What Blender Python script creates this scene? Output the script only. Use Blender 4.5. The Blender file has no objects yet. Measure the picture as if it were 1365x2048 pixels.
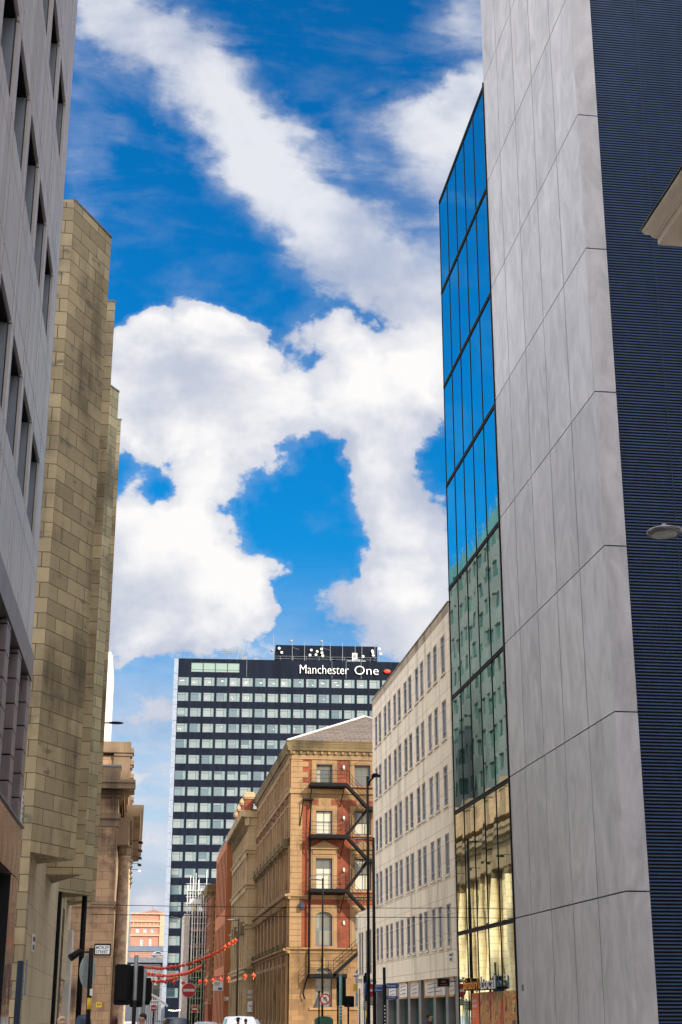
import bpy, bmesh, math, random
from mathutils import Vector, Matrix
random.seed(7)
S = bpy.context.scene
C = bpy.context.collection
R = math.radians

# ---------------------------------------------------------------- camera
EYE = 1.9
cam_d = bpy.data.cameras.new('camera'); cam = bpy.data.objects.new('camera', cam_d); C.objects.link(cam)
cam_d.sensor_fit = 'VERTICAL'; cam_d.sensor_height = 36; cam_d.lens = 2900 / 2048 * 36
cam_d.clip_start = .1; cam_d.clip_end = 6000
cam.location = (0, 0, EYE); cam.rotation_euler = (R(90) + math.atan2(1001, 2900), 0, R(-7.77))
S.camera = cam

# ---------------------------------------------------------------- sky and sun
SUN_AZ, SUN_EL = R(145), R(30)
sun_dir = Vector((math.sin(SUN_AZ) * math.cos(SUN_EL), math.cos(SUN_AZ) * math.cos(SUN_EL), math.sin(SUN_EL)))
sd = bpy.data.lights.new('sun', 'SUN'); sd.energy = 3.9; sd.angle = R(.6); sd.color = (1, .90, .74)
so = bpy.data.objects.new('sun', sd); C.objects.link(so)
so.rotation_euler = sun_dir.to_track_quat('Z', 'Y').to_euler(); so.location = sun_dir * 300

W = bpy.data.worlds.new('World'); S.world = W; W.use_nodes = True
wt = W.node_tree; wt.nodes.clear()
class NT:
    def __init__(s, t): s.t = t
    def n(s, k, **kw):
        o = s.t.nodes.new(k)
        for a, b in kw.items(): setattr(o, a, b)
        return o
    def l(s, a, b): s.t.links.new(a, b)
    def inp(s, node, i, v):
        if isinstance(v, bpy.types.NodeSocket): s.l(v, node.inputs[i])
        elif v is not None: node.inputs[i].default_value = v
    def m(s, op, a, b=None, c=None, clamp=False):
        o = s.n('ShaderNodeMath', operation=op, use_clamp=clamp)
        for i, v in enumerate((a, b, c)): s.inp(o, i, v)
        return o.outputs[0]
    def vm(s, op, a, b=None, scale=None):
        o = s.n('ShaderNodeVectorMath', operation=op)
        s.inp(o, 0, a); s.inp(o, 1, b)
        if scale is not None: s.inp(o, 3, scale)
        return o.outputs['Value'] if op in ('DOT_PRODUCT', 'LENGTH') else o.outputs[0]
    def noise(s, vec, scale, detail=4, rough=.5, dist=0, out=0, dim='3D'):
        o = s.n('ShaderNodeTexNoise', noise_dimensions=dim)
        if vec is not None: s.l(vec, o.inputs['Vector'])
        for k, v in (('Scale', scale), ('Detail', detail), ('Roughness', rough), ('Distortion', dist)): o.inputs[k].default_value = v
        return o.outputs[out]
    def mr(s, v, a, b, c=0., d=1., smooth=True):
        o = s.n('ShaderNodeMapRange', interpolation_type='SMOOTHSTEP' if smooth else 'LINEAR')
        for i, x in enumerate((v, a, b, c, d)): s.inp(o, i, x)
        return o.outputs[0]
    def mix(s, f, a, b, blend='MIX'):
        o = s.n('ShaderNodeMix', data_type='RGBA', blend_type=blend)
        for i, x in ((0, f), (6, a), (7, b)):
            if isinstance(x, tuple) and len(x) == 3: x = (*x, 1)
            s.inp(o, i, x)
        return o.outputs[2]
    def mapping(s, vec, scale=(1, 1, 1), loc=(0, 0, 0), rot=(0, 0, 0), kind='POINT'):
        o = s.n('ShaderNodeMapping', vector_type=kind); s.l(vec, o.inputs[0])
        o.inputs['Location'].default_value = loc; o.inputs['Rotation'].default_value = rot; o.inputs['Scale'].default_value = scale
        return o.outputs[0]
    def sep(s, v): o = s.n('ShaderNodeSeparateXYZ'); s.l(v, o.inputs[0]); return o.outputs
    def com(s, x, y, z=0.):
        o = s.n('ShaderNodeCombineXYZ')
        for i, v in enumerate((x, y, z)): s.inp(o, i, v)
        return o.outputs[0]
w = NT(wt)
out = w.n('ShaderNodeOutputWorld'); bg = w.n('ShaderNodeBackground'); bg.inputs[1].default_value = .12
w.l(bg.outputs[0], out.inputs[0])
sky = w.n('ShaderNodeTexSky', sky_type='NISHITA', sun_disc=False, sun_elevation=SUN_EL, sun_rotation=SUN_AZ, altitude=60, air_density=1., dust_density=.4, ozone_density=2.)
tc = w.n('ShaderNodeTexCoord'); d = tc.outputs['Generated']
dx, dy, dz = w.sep(d)
ys = w.m('MAXIMUM', dy, .08)
q = w.com(w.m('DIVIDE', dx, ys), w.m('DIVIDE', dz, ys))
# cloud banks as soft ellipses in sky direction space (tangents of bearing and height), edges broken up by noise
wob = w.vm('SCALE', w.vm('SUBTRACT', w.noise(q, 8, 4, .55, out=1), (.5, .5, .5)), scale=.10)
wob2 = w.vm('SCALE', w.vm('SUBTRACT', w.noise(q, 38, 5, .62, out=1), (.5, .5, .5)), scale=.034)
qq = w.vm('ADD', w.vm('ADD', q, wob), wob2)
BANKS = [(-0.0211, 0.766, 0.1272, 0.0573, -0.754, 1.0), (0.0381, 0.6879, 0.1133, 0.0551, -0.862, 1.1), (0.0873, 0.625, 0.1014, 0.057, -0.751, 1.1), (0.1275, 0.5921, 0.0514, 0.0358, -0.419, 0.85), (-0.0477, 0.7729, 0.0609, 0.0432, -0.317, 0.7), (-0.0741, 0.7078, 0.0435, 0.0871, 0.097, 0.55), (-0.0667, 0.6121, 0.0308, 0.0698, 0.084, 0.45), (-0.0181, 0.6943, 0.0365, 0.0229, -0.519, 0.35), (0.1237, 0.5387, 0.0652, 0.0371, -1.073, 0.42), (0.1673, 0.5684, 0.0797, 0.0525, -0.714, 0.62), (0.1967, 0.5309, 0.0967, 0.0464, -1.049, 0.72), (0.2175, 0.4848, 0.0598, 0.0333, -1.084, 0.7), (0.2097, 0.6823, 0.0752, 0.0501, 0.376, 1.3), (0.2504, 0.715, 0.0585, 0.0389, 0.799, 1.3), (0.2334, 0.6327, 0.0666, 0.0633, -0.917, 0.9), (0.1679, 0.6318, 0.0576, 0.032, 0.084, 0.35), (0.2522, 0.5748, 0.0537, 0.0707, 0.076, 0.9), (0.2336, 0.7977, 0.055, 0.096, -0.316, 0.6), (0.2721, 0.7865, 0.0529, 0.0796, 0.103, 0.5), (0.0296, 0.448, 0.0825, 0.0603, -0.131, 1.6), (-0.0063, 0.4622, 0.0374, 0.0345, 0.063, 1.1), (-0.022, 0.4408, 0.0351, 0.04, 0.06, 1.1), (0.0401, 0.4734, 0.0415, 0.0309, -0.322, 1.1), (0.0677, 0.4218, 0.0561, 0.0381, -0.132, 1.2), (0.0047, 0.4182, 0.0554, 0.0317, -0.133, 1.2), (0.1606, 0.4644, 0.0547, 0.0556, 0.062, 1.5), (0.1894, 0.4453, 0.0508, 0.0491, 0.059, 1.4), (0.1165, 0.4327, 0.0536, 0.0304, 0.058, 1.0), (0.1433, 0.497, 0.0359, 0.0251, 0.254, 0.8), (0.1047, 0.4818, 0.0305, 0.0459, -0.321, 0.55), (0.1735, 0.4115, 0.0491, 0.0326, -0.322, 1.1), (0.0464, 0.3807, 0.0351, 0.0389, 0.052, 1.05), (0.0328, 0.3489, 0.0401, 0.0343, 0.047, 1.0), (0.0131, 0.3908, 0.0403, 0.0196, -0.135, 0.6), (-0.0224, 0.3733, 0.0217, 0.0231, 0.051, 0.6), (-0.0049, 0.3018, 0.0678, 0.0692, 0.041, 1.4), (0.0378, 0.3035, 0.0539, 0.0512, -0.505, 1.3), (0.0705, 0.2862, 0.0252, 0.0349, 0.039, 1.0), (0.0145, 0.2584, 0.0922, 0.0394, 0.035, 1.3), (-0.0208, 0.3387, 0.0322, 0.0339, 0.046, 0.9), (0.1769, 0.3755, 0.0419, 0.0432, 0.05, 1.1), (0.1933, 0.337, 0.0397, 0.0461, 0.045, 1.0), (0.1999, 0.2912, 0.0486, 0.0412, 0.039, 0.9), (0.1501, 0.2817, 0.0478, 0.0333, 0.038, 0.65), (0.1798, 0.3094, 0.0298, 0.0378, 0.041, 0.6), (0.2046, 0.2502, 0.0741, 0.0293, 0.033, 0.9), (0.0855, 0.2426, 0.0464, 0.0108, 0.033, 0.3), (0.0031, 0.1975, 0.0761, 0.0311, 0.027, 0.6), (-0.0148, 0.1457, 0.0538, 0.0202, 0.285, 0.8), (0.0072, 0.1029, 0.0535, 0.0163, 0.014, 0.6), (0.0019, 0.0736, 0.0529, 0.0192, 0.01, 0.9), (0.1887, 0.4002, 0.0338, 0.0163, -0.512, 0.6)]
acc = None
for cx, cy, a, b, ph, wt_ in BANKS:
    mp = w.mapping(qq, (a * 1.0, b * 1.0, 1), (cx, cy, 0), (0, 0, ph), 'TEXTURE')
    g = w.n('ShaderNodeTexGradient', gradient_type='SPHERICAL'); w.l(w.vm('MULTIPLY', mp, (1, 1, 0)), g.inputs[0])
    acc = w.m('MULTIPLY', g.outputs[1], wt_) if acc is None else w.m('MULTIPLY_ADD', g.outputs[1], wt_, acc)
acc = w.m('MULTIPLY', acc, w.mr(dy, .05, .25))
# the sky outside the street view: broken cloud all round, denser overhead and behind
dome = w.com(w.m('DIVIDE', dx, w.m('ADD', w.m('ABSOLUTE', dz), .25)), w.m('DIVIDE', dy, w.m('ADD', w.m('ABSOLUTE', dz), .25)))
other = w.mr(w.noise(dome, 1.6, 5, .55), .38, .60)
ax = w.m('ABSOLUTE', w.m('SUBTRACT', w.m('DIVIDE', dx, ys), .1))
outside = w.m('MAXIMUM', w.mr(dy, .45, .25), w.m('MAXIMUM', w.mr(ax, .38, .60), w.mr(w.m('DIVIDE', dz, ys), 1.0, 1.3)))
fine = w.noise(w.mapping(q, (15, 19, 1), rot=(0, 0, -.8)), 1., 9, .60, .1)
streak = w.noise(w.mapping(q, (9, 27, 1), rot=(0, 0, -.5)), 1., 8, .60, .5)
up = w.mr(w.m('DIVIDE', dz, ys), .50, .60)
fn = w.m('ADD', w.m('MULTIPLY', w.m('MULTIPLY', w.m('SUBTRACT', streak, .5), 1.45), w.m('MULTIPLY_ADD', up, .8, .2)), w.m('MULTIPLY', w.m('SUBTRACT', fine, .5), w.m('MULTIPLY_ADD', up, -.75, 1.5)))
dens_v = w.mr(w.m('ADD', acc, fn), w.m('MULTIPLY_ADD', up, -.12, .22), w.m('MULTIPLY_ADD', up, .50, .54))
thin = w.m('MULTIPLY', w.mr(w.m('ADD', acc, w.m('MULTIPLY', fn, .9)), -.06, .64), .26)
dens_v = w.m('MULTIPLY', dens_v, w.m('MULTIPLY_ADD', up, -.20, 1.))
dens_v = w.m('MAXIMUM', dens_v, thin)
dens = w.m('ADD', w.m('MULTIPLY', dens_v, w.m('SUBTRACT', 1., outside)), w.m('MULTIPLY', other, outside))
# low cloud towards the horizon
hz = w.m('MULTIPLY', w.mr(dz, .31, .13), w.mr(w.noise(w.mapping(q, (9, 34, 1), rot=(0, 0, .3)), 1., 6, .62, .3), .25, .60, .45, 1.))
dens = w.m('MAXIMUM', dens, w.m('MULTIPLY', hz, .92), clamp=True)
hs = w.n('ShaderNodeHueSaturation'); w.l(sky.outputs[0], hs.inputs['Color'])
hs.inputs['Saturation'].default_value = 1.35; hs.inputs['Value'].default_value = 1.0; hs.inputs['Hue'].default_value = .5
blue = w.vm('SCALE', w.mix(1., hs.outputs[0], w.mix(w.mr(dz, .02, .35), (.55, .95, 1.12), (.07, 1.12, 1.38)), 'MULTIPLY'), scale=w.mr(dz, .1, .6, .62, .72))
shade = w.mr(w.noise(w.mapping(q, (8, 10, 1), (3, 1, 0)), 1., 5, .55, .2), .32, .60)
core = w.mr(acc, .45, 1.25)
lit = w.m('MULTIPLY', w.m('MULTIPLY_ADD', shade, .72, .32), w.m('MULTIPLY_ADD', core, .42, .56))
litc = w.mix(lit, (2.6, 3.1, 4.4), (7.3, 7.2, 7.15))
sund = w.vm('DOT_PRODUCT', d, tuple(sun_dir))
boost = w.m('MULTIPLY_ADD', w.m('MULTIPLY', outside, w.mr(sund, -.9, .9, .45, 1.)), 2.7, .80)  # added fill: cloud outside the view brightened to lift the shaded walls
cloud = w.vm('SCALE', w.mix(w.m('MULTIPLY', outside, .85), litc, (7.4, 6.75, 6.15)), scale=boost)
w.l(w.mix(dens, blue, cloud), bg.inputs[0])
W.cycles.sampling_method = 'MANUAL'; W.cycles.sample_map_resolution = 1024

S.view_settings.view_transform = 'Standard'; S.view_settings.look = 'None'; S.view_settings.gamma = 1
S.view_settings.exposure = .5
S.cycles.max_bounces = 7; S.cycles.diffuse_bounces = 3; S.cycles.glossy_bounces = 4
S.cycles.sample_clamp_indirect = 6

# ---------------------------------------------------------------- helpers
ROOT = {}
class MB:
    """collects faces in world coordinates (or a local frame) and links them as one mesh object"""
    def __init__(s): s.v = []; s.f = []; s.mi = []; s.cur = 0; s.sm = []; s.smooth = False
    def face(s, *p):
        b = len(s.v); s.v.extend(tuple(x) for x in p); s.f.append(tuple(range(b, b + len(p)))); s.mi.append(s.cur); s.sm.append(s.smooth)
    def box(s, x0, x1, y0, y1, z0, z1):
        if x0 > x1: x0, x1 = x1, x0
        if y0 > y1: y0, y1 = y1, y0
        s.hexa([(x0, y0), (x1, y0), (x1, y1), (x0, y1)], z0, z1)
    def hexa(s, pts, z0, z1): s.prism(pts, z0, z1)
    def prism(s, pts, z0, z1):
        n = len(pts)
        lo = [(x, y, z0) for x, y in pts]; hi = [(x, y, z1) for x, y in pts]
        b = len(s.v); s.v.extend(lo + hi)
        fs = [tuple(b + n - 1 - i for i in range(n)), tuple(b + n + i for i in range(n))]
        for i in range(n):
            j = (i + 1) % n; fs.append((b + i, b + j, b + n + j, b + n + i))
        s.f += fs; s.mi += [s.cur] * len(fs); s.sm += [False] * len(fs)
    def tube(s, p, q, r, n=6, r2=None, cap=True):
        p = Vector(p); q = Vector(q); r2 = r if r2 is None else r2
        d = (q - p)
        if d.length < 1e-6: return
        d.normalize(); a = d.orthogonal().normalized(); b_ = d.cross(a)
        b = len(s.v)
        for c, rr in ((p, r), (q, r2)):
            for i in range(n):
                t = 2 * math.pi * i / n; s.v.append(tuple(c + a * rr * math.cos(t) + b_ * rr * math.sin(t)))
        for i in range(n):
            j = (i + 1) % n; s.f.append((b + i, b + j, b + n + j, b + n + i)); s.mi.append(s.cur); s.sm.append(n > 7)
        if cap:
            s.f += [tuple(b + n - 1 - i for i in range(n)), tuple(b + n + i for i in range(n))]; s.mi += [s.cur] * 2; s.sm += [False] * 2
    def path(s, pts, r, n=5):
        for a, b in zip(pts, pts[1:]): s.tube(a, b, r, n, cap=True)
    def lathe(s, c, prof, n=16, axis='Z', smooth=True):
        b = len(s.v)
        for (r, h) in prof:
            for i in range(n):
                t = 2 * math.pi * i / n; a, e = r * math.cos(t), r * math.sin(t)
                s.v.append((c[0] + a, c[1] + e, c[2] + h) if axis == 'Z' else ((c[0] + a, c[1] + h, c[2] + e) if axis == 'Y' else (c[0] + h, c[1] + a, c[2] + e)))
        for k in range(len(prof) - 1):
            for i in range(n):
                j = (i + 1) % n
                s.f.append((b + k * n + i, b + k * n + j, b + (k + 1) * n + j, b + (k + 1) * n + i)); s.mi.append(s.cur); s.sm.append(smooth)
        s.f += [tuple(b + n - 1 - i for i in range(n)), tuple(b + (len(prof) - 1) * n + i for i in range(n))]; s.mi += [s.cur] * 2; s.sm += [False] * 2
    def ball(s, c, r, sx=1, sy=1, sz=1, n=10, m=7):
        prof = [(max(1e-3, r * math.sin(math.pi * k / m)), -r * math.cos(math.pi * k / m)) for k in range(m + 1)]
        b = len(s.v); s.lathe((0, 0, 0), prof, n)
        for i in range(b, len(s.v)):
            x, y, z = s.v[i]; s.v[i] = (c[0] + x * sx, c[1] + y * sy, c[2] + z * sz)
    def mesh(s, name, mats, off=Vector((0, 0, 0))):
        me = bpy.data.meshes.new(name)
        me.from_pydata([(x - off[0], y - off[1], z - off[2]) for x, y, z in s.v], [], s.f)
        for m in mats: me.materials.append(m)
        me.polygons.foreach_set('material_index', s.mi); me.polygons.foreach_set('use_smooth', s.sm)
        uv = me.uv_layers.new(name='metres')
        dat = [0.] * (2 * len(me.loops)); V = s.v
        for p in me.polygons:
            nn = p.normal
            if abs(nn.z) > .7: tx, ty, flat = 1, 0, True
            else:
                flat = False; L = math.hypot(nn.x, nn.y) or 1; tx, ty = -nn.y / L, nn.x / L
            for li in p.loop_indices:
                x, y, z = V[me.loops[li].vertex_index]
                dat[2 * li] = x if flat else x * tx + y * ty; dat[2 * li + 1] = y if flat else z
        uv.data.foreach_set('uv', dat)
        me.update(); return me
    def build(s, name, mats, parent=None, label=None, stuff=False, local=False):
        if not isinstance(mats, (list, tuple)): mats = [mats]
        off = Vector((0, 0, 0))
        if parent is not None and not local: off = ROOT[parent]
        o = bpy.data.objects.new(name, s.mesh(name, mats, off)); C.objects.link(o)
        if parent is not None: o.parent = parent
        ROOT[o] = off
        if label: o['label'] = label
        if stuff: o['kind'] = 'stuff'
        return o
def tag(o, label, cat, group=None):
    o['label'] = label; o['category'] = cat
    if group: o['group'] = group
    return o
def thing(name, label, cat, loc=(0, 0, 0), rz=0., group=None):
    o = bpy.data.objects.new(name, None); C.objects.link(o); o.empty_display_size = .3
    o.location = loc; o.rotation_euler = (0, 0, rz); ROOT[o] = Vector(loc)
    return tag(o, label, cat, group)
def solo(mb, name, mats, label, cat, group=None, base=None):
    """a thing that is one mesh, its origin at its base"""
    base = Vector(base) if base else Vector((0, 0, 0))
    if not isinstance(mats, (list, tuple)): mats = [mats]
    o = bpy.data.objects.new(name, mb.mesh(name, mats, base)); C.objects.link(o); o.location = base; ROOT[o] = base
    return tag(o, label, cat, group)
def structure(mb, name, mats):
    o = bpy.data.objects.new(name, mb.mesh(name, mats if isinstance(mats, list) else [mats])); C.objects.link(o); o['kind'] = 'structure'; return o
def dup_part(o, parent, loc=None, rot=None):
    c = o.copy(); C.objects.link(c); c.parent = parent
    if loc is not None: c.location = loc
    if rot is not None: c.rotation_euler = rot
    return c
def dup_tree(o, parent=None, loc=None, rot=None):
    c = dup_part(o, parent, loc, rot)
    for ch in list(o.children): dup_tree(ch, c)
    return c
class Fac:
    """a facade frame: u runs along the wall, d into the wall, z up"""
    def __init__(s, ox, oy, deg):
        s.o = (ox, oy); s.t = R(deg); c, n = math.cos(s.t), math.sin(s.t); s.u = (c, n); s.d = (-n, c)
    def P(s, u, d, z): return (s.o[0] + s.u[0] * u + s.d[0] * d, s.o[1] + s.u[1] * u + s.d[1] * d, z)
    def wall(s, mb, u0, u1, z0, z1, holes=(), depth=.25, d=0.):
        us = sorted({u0, u1, *[h[0] for h in holes], *[h[1] for h in holes]}); zs = sorted({z0, z1, *[h[2] for h in holes], *[h[3] for h in holes]})
        us = [x for x in us if u0 - 1e-6 <= x <= u1 + 1e-6]; zs = [x for x in zs if z0 - 1e-6 <= x <= z1 + 1e-6]
        for a, b in zip(us, us[1:]):
            for c_, e in zip(zs, zs[1:]):
                mu, mz = (a + b) / 2, (c_ + e) / 2
                if any(h[0] < mu < h[1] and h[2] < mz < h[3] for h in holes): continue
                mb.face(s.P(a, d, c_), s.P(b, d, c_), s.P(b, d, e), s.P(a, d, e))
        for h in holes:
            a, b, c_, e = h[:4]; D = d + depth
            mb.face(s.P(a, d, c_), s.P(a, d, e), s.P(a, D, e), s.P(a, D, c_)); mb.face(s.P(b, d, e), s.P(b, d, c_), s.P(b, D, c_), s.P(b, D, e))
            mb.face(s.P(a, d, e), s.P(b, d, e), s.P(b, D, e), s.P(a, D, e)); mb.face(s.P(b, d, c_), s.P(a, d, c_), s.P(a, D, c_), s.P(b, D, c_))
    def box(s, mb, u0, u1, d0, d1, z0, z1):
        p = [s.P(u0, d0, 0)[:2], s.P(u1, d0, 0)[:2], s.P(u1, d1, 0)[:2], s.P(u0, d1, 0)[:2]]
        mb.prism(p, z0, z1)
    def profile(s, mb, u0, u1, prof):
        """extrude a (d, z) profile along u"""
        n = len(prof)
        a = [s.P(u0, d, z) for d, z in prof]; b = [s.P(u1, d, z) for d, z in prof]
        for i in range(n): j = (i + 1) % n; mb.face(a[i], b[i], b[j], a[j])
        mb.face(*a[::-1]); mb.face(*b)
    def arch(s, mb, u0, u1, zs, zt, d0, d1, n=8):
        """fills the corners above a segmental arch springing at zs, crown zt"""
        cu = (u0 + u1) / 2; h = zt - zs; r = (u1 - u0) / 2
        for sg in (-1, 1):
            pts = []
            for i in range(n + 1):
                t = math.pi / 2 * i / n; pts.append((cu + sg * r * math.sin(t), zs + h * math.cos(t)))
            pts.append((cu + sg * r, zt + .002)); pts.append((cu, zt + .002))
            if sg > 0: pts = pts[::-1]
            a = [s.P(u, d0, z) for u, z in pts]; mb.face(*a)
            for i in range(n): mb.face(s.P(pts[i][0], d0, pts[i][1]), s.P(pts[i + 1][0], d0, pts[i + 1][1]), s.P(pts[i + 1][0], d1, pts[i + 1][1]), s.P(pts[i][0], d1, pts[i][1])) if sg < 0 else None
def window_mesh(w_, h_, mats, dep=.16, fw=.06, vbars=(), hbars=(), name='window', t=.05):
    """frame (origin at the opening's lower left corner, x along, y inward) and its pane"""
    f = MB(); y0, y1 = dep - t, dep
    f.box(0, fw, y0, y1, 0, h_); f.box(w_ - fw, w_, y0, y1, 0, h_)
    f.box(fw, w_ - fw, y0, y1, 0, fw); f.box(fw, w_ - fw, y0, y1, h_ - fw, h_)
    for x in vbars: f.box(x - fw * .35, x + fw * .35, y0 + .004, y1, fw, h_ - fw)
    for z in hbars: f.box(fw, w_ - fw, y0 + .008, y1, z - fw * .45, z + fw * .45)
    p = MB(); p.face((fw * .5, dep - .012, fw * .5), (w_ - fw * .5, dep - .012, fw * .5), (w_ - fw * .5, dep - .012, h_ - fw * .5), (fw * .5, dep - .012, h_ - fw * .5))
    return f.mesh(name, [mats[0]]), p.mesh('pane', [mats[1]])
class WinSet:
    def __init__(s, parent, fac): s.p = parent; s.fac = fac; s.cache = {}
    def put(s, a, b, z0, z1, mats, style='sash', d=0., dep=.16, sill=None, **kw):
        key = (round(b - a, 2), round(z1 - z0, 2), mats[0].name, mats[1].name, style, dep)
        w_, h_ = b - a, z1 - z0
        if key not in s.cache:
            st = dict(sash=dict(vbars=(w_ / 2,), hbars=(h_ / 2,)), slim=dict(hbars=(h_ * .78, h_ * .22)), plain={},
                      office=dict(vbars=(w_ * .66,), hbars=()), cross=dict(vbars=(w_ / 2,), hbars=(h_ * .3, h_ * .65)))[style]
            st = dict(st); st.update(kw)
            s.cache[key] = window_mesh(w_, h_, mats, dep, **st)
        fm, pm = s.cache[key]
        o = bpy.data.objects.new('window', fm); C.objects.link(o); o.parent = s.p
        loc = Vector(s.fac.P(a, d, z0)) - ROOT[s.p]; o.location = loc; o.rotation_euler = (0, 0, s.fac.t)
        c = bpy.data.objects.new('pane', pm); C.objects.link(c); c.parent = o
        if sill:
            k2 = ('sill', key[0], sill.name)
            if k2 not in s.cache: sm = MB(); sm.box(-.05, w_ + .05, -.06, .12, -.085, -.004); s.cache[k2] = sm.mesh('window_sill', [sill])
            c = bpy.data.objects.new('window_sill', s.cache[k2]); C.objects.link(c); c.parent = o
        return o
def text_mb(body, size, depth=.0, spacing=1., bold=0.):
    cu = bpy.data.curves.new('lettering', 'FONT'); cu.body = body; cu.size = size; cu.extrude = depth; cu.space_character = spacing; cu.offset = bold
    cu.resolution_u = 3
    o = bpy.data.objects.new('lettering', cu); C.objects.link(o)
    dg = bpy.context.evaluated_depsgraph_get(); me = bpy.data.meshes.new_from_object(o.evaluated_get(dg))
    v = [tuple(p.co) for p in me.vertices]; f = [tuple(p.vertices) for p in me.polygons]
    bpy.data.objects.remove(o); bpy.data.curves.remove(cu); bpy.data.meshes.remove(me)
    return v, f
def put_text(mb, body, fac, u, z, size, d=-.01, depth=.004, width=None, height=None, bold=0., spacing=1.):
    v, f = text_mb(body, size, depth, spacing, bold)
    x0 = min(p[0] for p in v); x1 = max(p[0] for p in v); y0 = min(p[1] for p in v); y1 = max(p[1] for p in v)
    sx = width / (x1 - x0) if width else 1; sy = height / (y1 - y0) if height else sx
    b = len(mb.v)
    for x, y, zz in v: mb.v.append(fac.P(u + (x - x0) * sx, d - zz, z + (y - y0) * sy))
    for q_ in f: mb.f.append(tuple(b + i for i in q_)); mb.mi.append(mb.cur); mb.sm.append(False)

# ---------------------------------------------------------------- materials
def newmat(name):
    m = bpy.data.materials.new(name); m.use_nodes = True; t = m.node_tree; t.nodes.clear(); n = NT(t)
    o = n.n('ShaderNodeOutputMaterial'); p = n.n('ShaderNodeBsdfPrincipled'); n.l(p.outputs[0], o.inputs[0])
    return m, n, p, o
def uvs(n): return n.n('ShaderNodeUVMap', uv_map='metres').outputs[0]
def bump(n, p, h, dist=.02, st=.6):
    b = n.n('ShaderNodeBump'); b.inputs['Strength'].default_value = st; b.inputs['Distance'].default_value = dist; n.l(h, b.inputs['Height']); n.l(b.outputs[0], p.inputs['Normal'])
def plain(name, col, rough=.6, metal=0., var=.12, spec=.4, emit=None):
    m, n, p, o = newmat(name)
    g = n.n('ShaderNodeNewGeometry').outputs['Position']
    k = n.noise(g, 2.2, 4, .6)
    c = n.mix(n.mr(k, .3, .7), tuple(x * (1 - var) for x in col), tuple(min(1, x * (1 + var)) for x in col))
    n.l(c, p.inputs['Base Color']); p.inputs['Roughness'].default_value = rough; p.inputs['Metallic'].default_value = metal; p.inputs['Specular IOR Level'].default_value = spec
    if emit: p.inputs['Emission Color'].default_value = (*emit[:3], 1); p.inputs['Emission Strength'].default_value = emit[3]
    return m
def ashlar(name, c1, c2, bw, bh, joint=(.1, .08, .06), mortar=.012, soot=.35, sootcol=(.09, .075, .06), rough=.8, off=.5, streak=.5, bumpd=.03, shift=(0, 0, 0), blotch=None):
    """coursed stone (or brick) in metres with weathering"""
    m, n, p, o = newmat(name); uv = uvs(n)
    br = n.n('ShaderNodeTexBrick', offset=off, squash=1.); n.l(n.mapping(uv, loc=shift), br.inputs['Vector'])
    for k, v in (('Scale', 1.), ('Mortar Size', mortar), ('Mortar Smooth', .15), ('Bias', 0.), ('Brick Width', bw), ('Row Height', bh)): br.inputs[k].default_value = v
    br.inputs['Color1'].default_value = (*c1, 1); br.inputs['Color2'].default_value = (*c2, 1); br.inputs['Mortar'].default_value = (*joint, 1)
    g = n.n('ShaderNodeNewGeometry').outputs['Position']
    big = n.noise(g, .35, 5, .6); mid = n.noise(g, 2.5, 5, .65)
    st = n.noise(n.mapping(uv, (1.3, .12, 1)), 1., 5, .65)
    c = n.mix(n.mr(mid, .25, .75, 0, .35), br.outputs[0], tuple(x * .72 for x in c1))
    if blotch:
        bl = n.mr(n.noise(n.mapping(uv, (1.1, 2.0, 1), (blotch[1], 2, 0)), 1., 3, .5), .62, .72, 0, .75)
        c = n.mix(bl, c, blotch[0])
    dirt = n.m('MULTIPLY', n.mr(n.m('MULTIPLY_ADD', st, streak, n.m('MULTIPLY', big, 1 - streak)), .46, .68), soot)
    c = n.mix(dirt, c, sootcol)
    n.l(c, p.inputs['Base Color']); p.inputs['Roughness'].default_value = rough; p.inputs['Specular IOR Level'].default_value = .25
    h = n.m('ADD', n.m('MULTIPLY', br.outputs[1], -1.), n.m('MULTIPLY', n.noise(g, 14, 4, .6), .25)); bump(n, p, h, bumpd)
    return m
def glass(name, tint=(.55, .8, .85), base=(.012, .03, .03), refl=.75, wave=.0, wscale=.6, rough=.015, blind=None):
    """coated window glass: reflective, dark behind, optional pale blinds varying from pane to pane"""
    m, n, p, o = newmat(name); n.t.nodes.remove(p)
    uv = uvs(n); g = n.n('ShaderNodeNewGeometry').outputs['Position']
    df = n.n('ShaderNodeBsdfDiffuse'); gl = n.n('ShaderNodeBsdfGlossy'); mx = n.n('ShaderNodeMixShader')
    gl.inputs['Color'].default_value = (*tint, 1); gl.inputs['Roughness'].default_value = rough
    if blind:
        rnd = n.n('ShaderNodeObjectInfo').outputs['Random']
        wn = n.n('ShaderNodeTexWhiteNoise', noise_dimensions='3D'); n.l(n.vm('SNAP', g, (3.1, 3.1, 1.7)), wn.inputs[0])
        k = n.m('FRACT', n.m('ADD', rnd, n.m('MULTIPLY', wn.outputs[0], .35)))
        n.l(n.mix(n.mr(k, .15, .7), base, blind), df.inputs[0])
    else: df.inputs[0].default_value = (*base, 1)
    fr = n.n('ShaderNodeFresnel'); fr.inputs[0].default_value = 1.9
    n.l(n.m('MAXIMUM', n.m('MULTIPLY', fr.outputs[0], 1.6), refl, clamp=True) if not blind else n.m('ADD', fr.outputs[0], refl, clamp=True), mx.inputs[0])
    n.l(df.outputs[0], mx.inputs[1]); n.l(gl.outputs[0], mx.inputs[2]); n.l(mx.outputs[0], o.inputs[0])
    if wave:
        b = n.n('ShaderNodeBump'); b.inputs['Strength'].default_value = 1.; b.inputs['Distance'].default_value = wave
        n.l(n.noise(g, wscale, 2, .4), b.inputs['Height']); n.l(b.outputs[0], gl.inputs['Normal'])
    return m
M = {}
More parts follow.
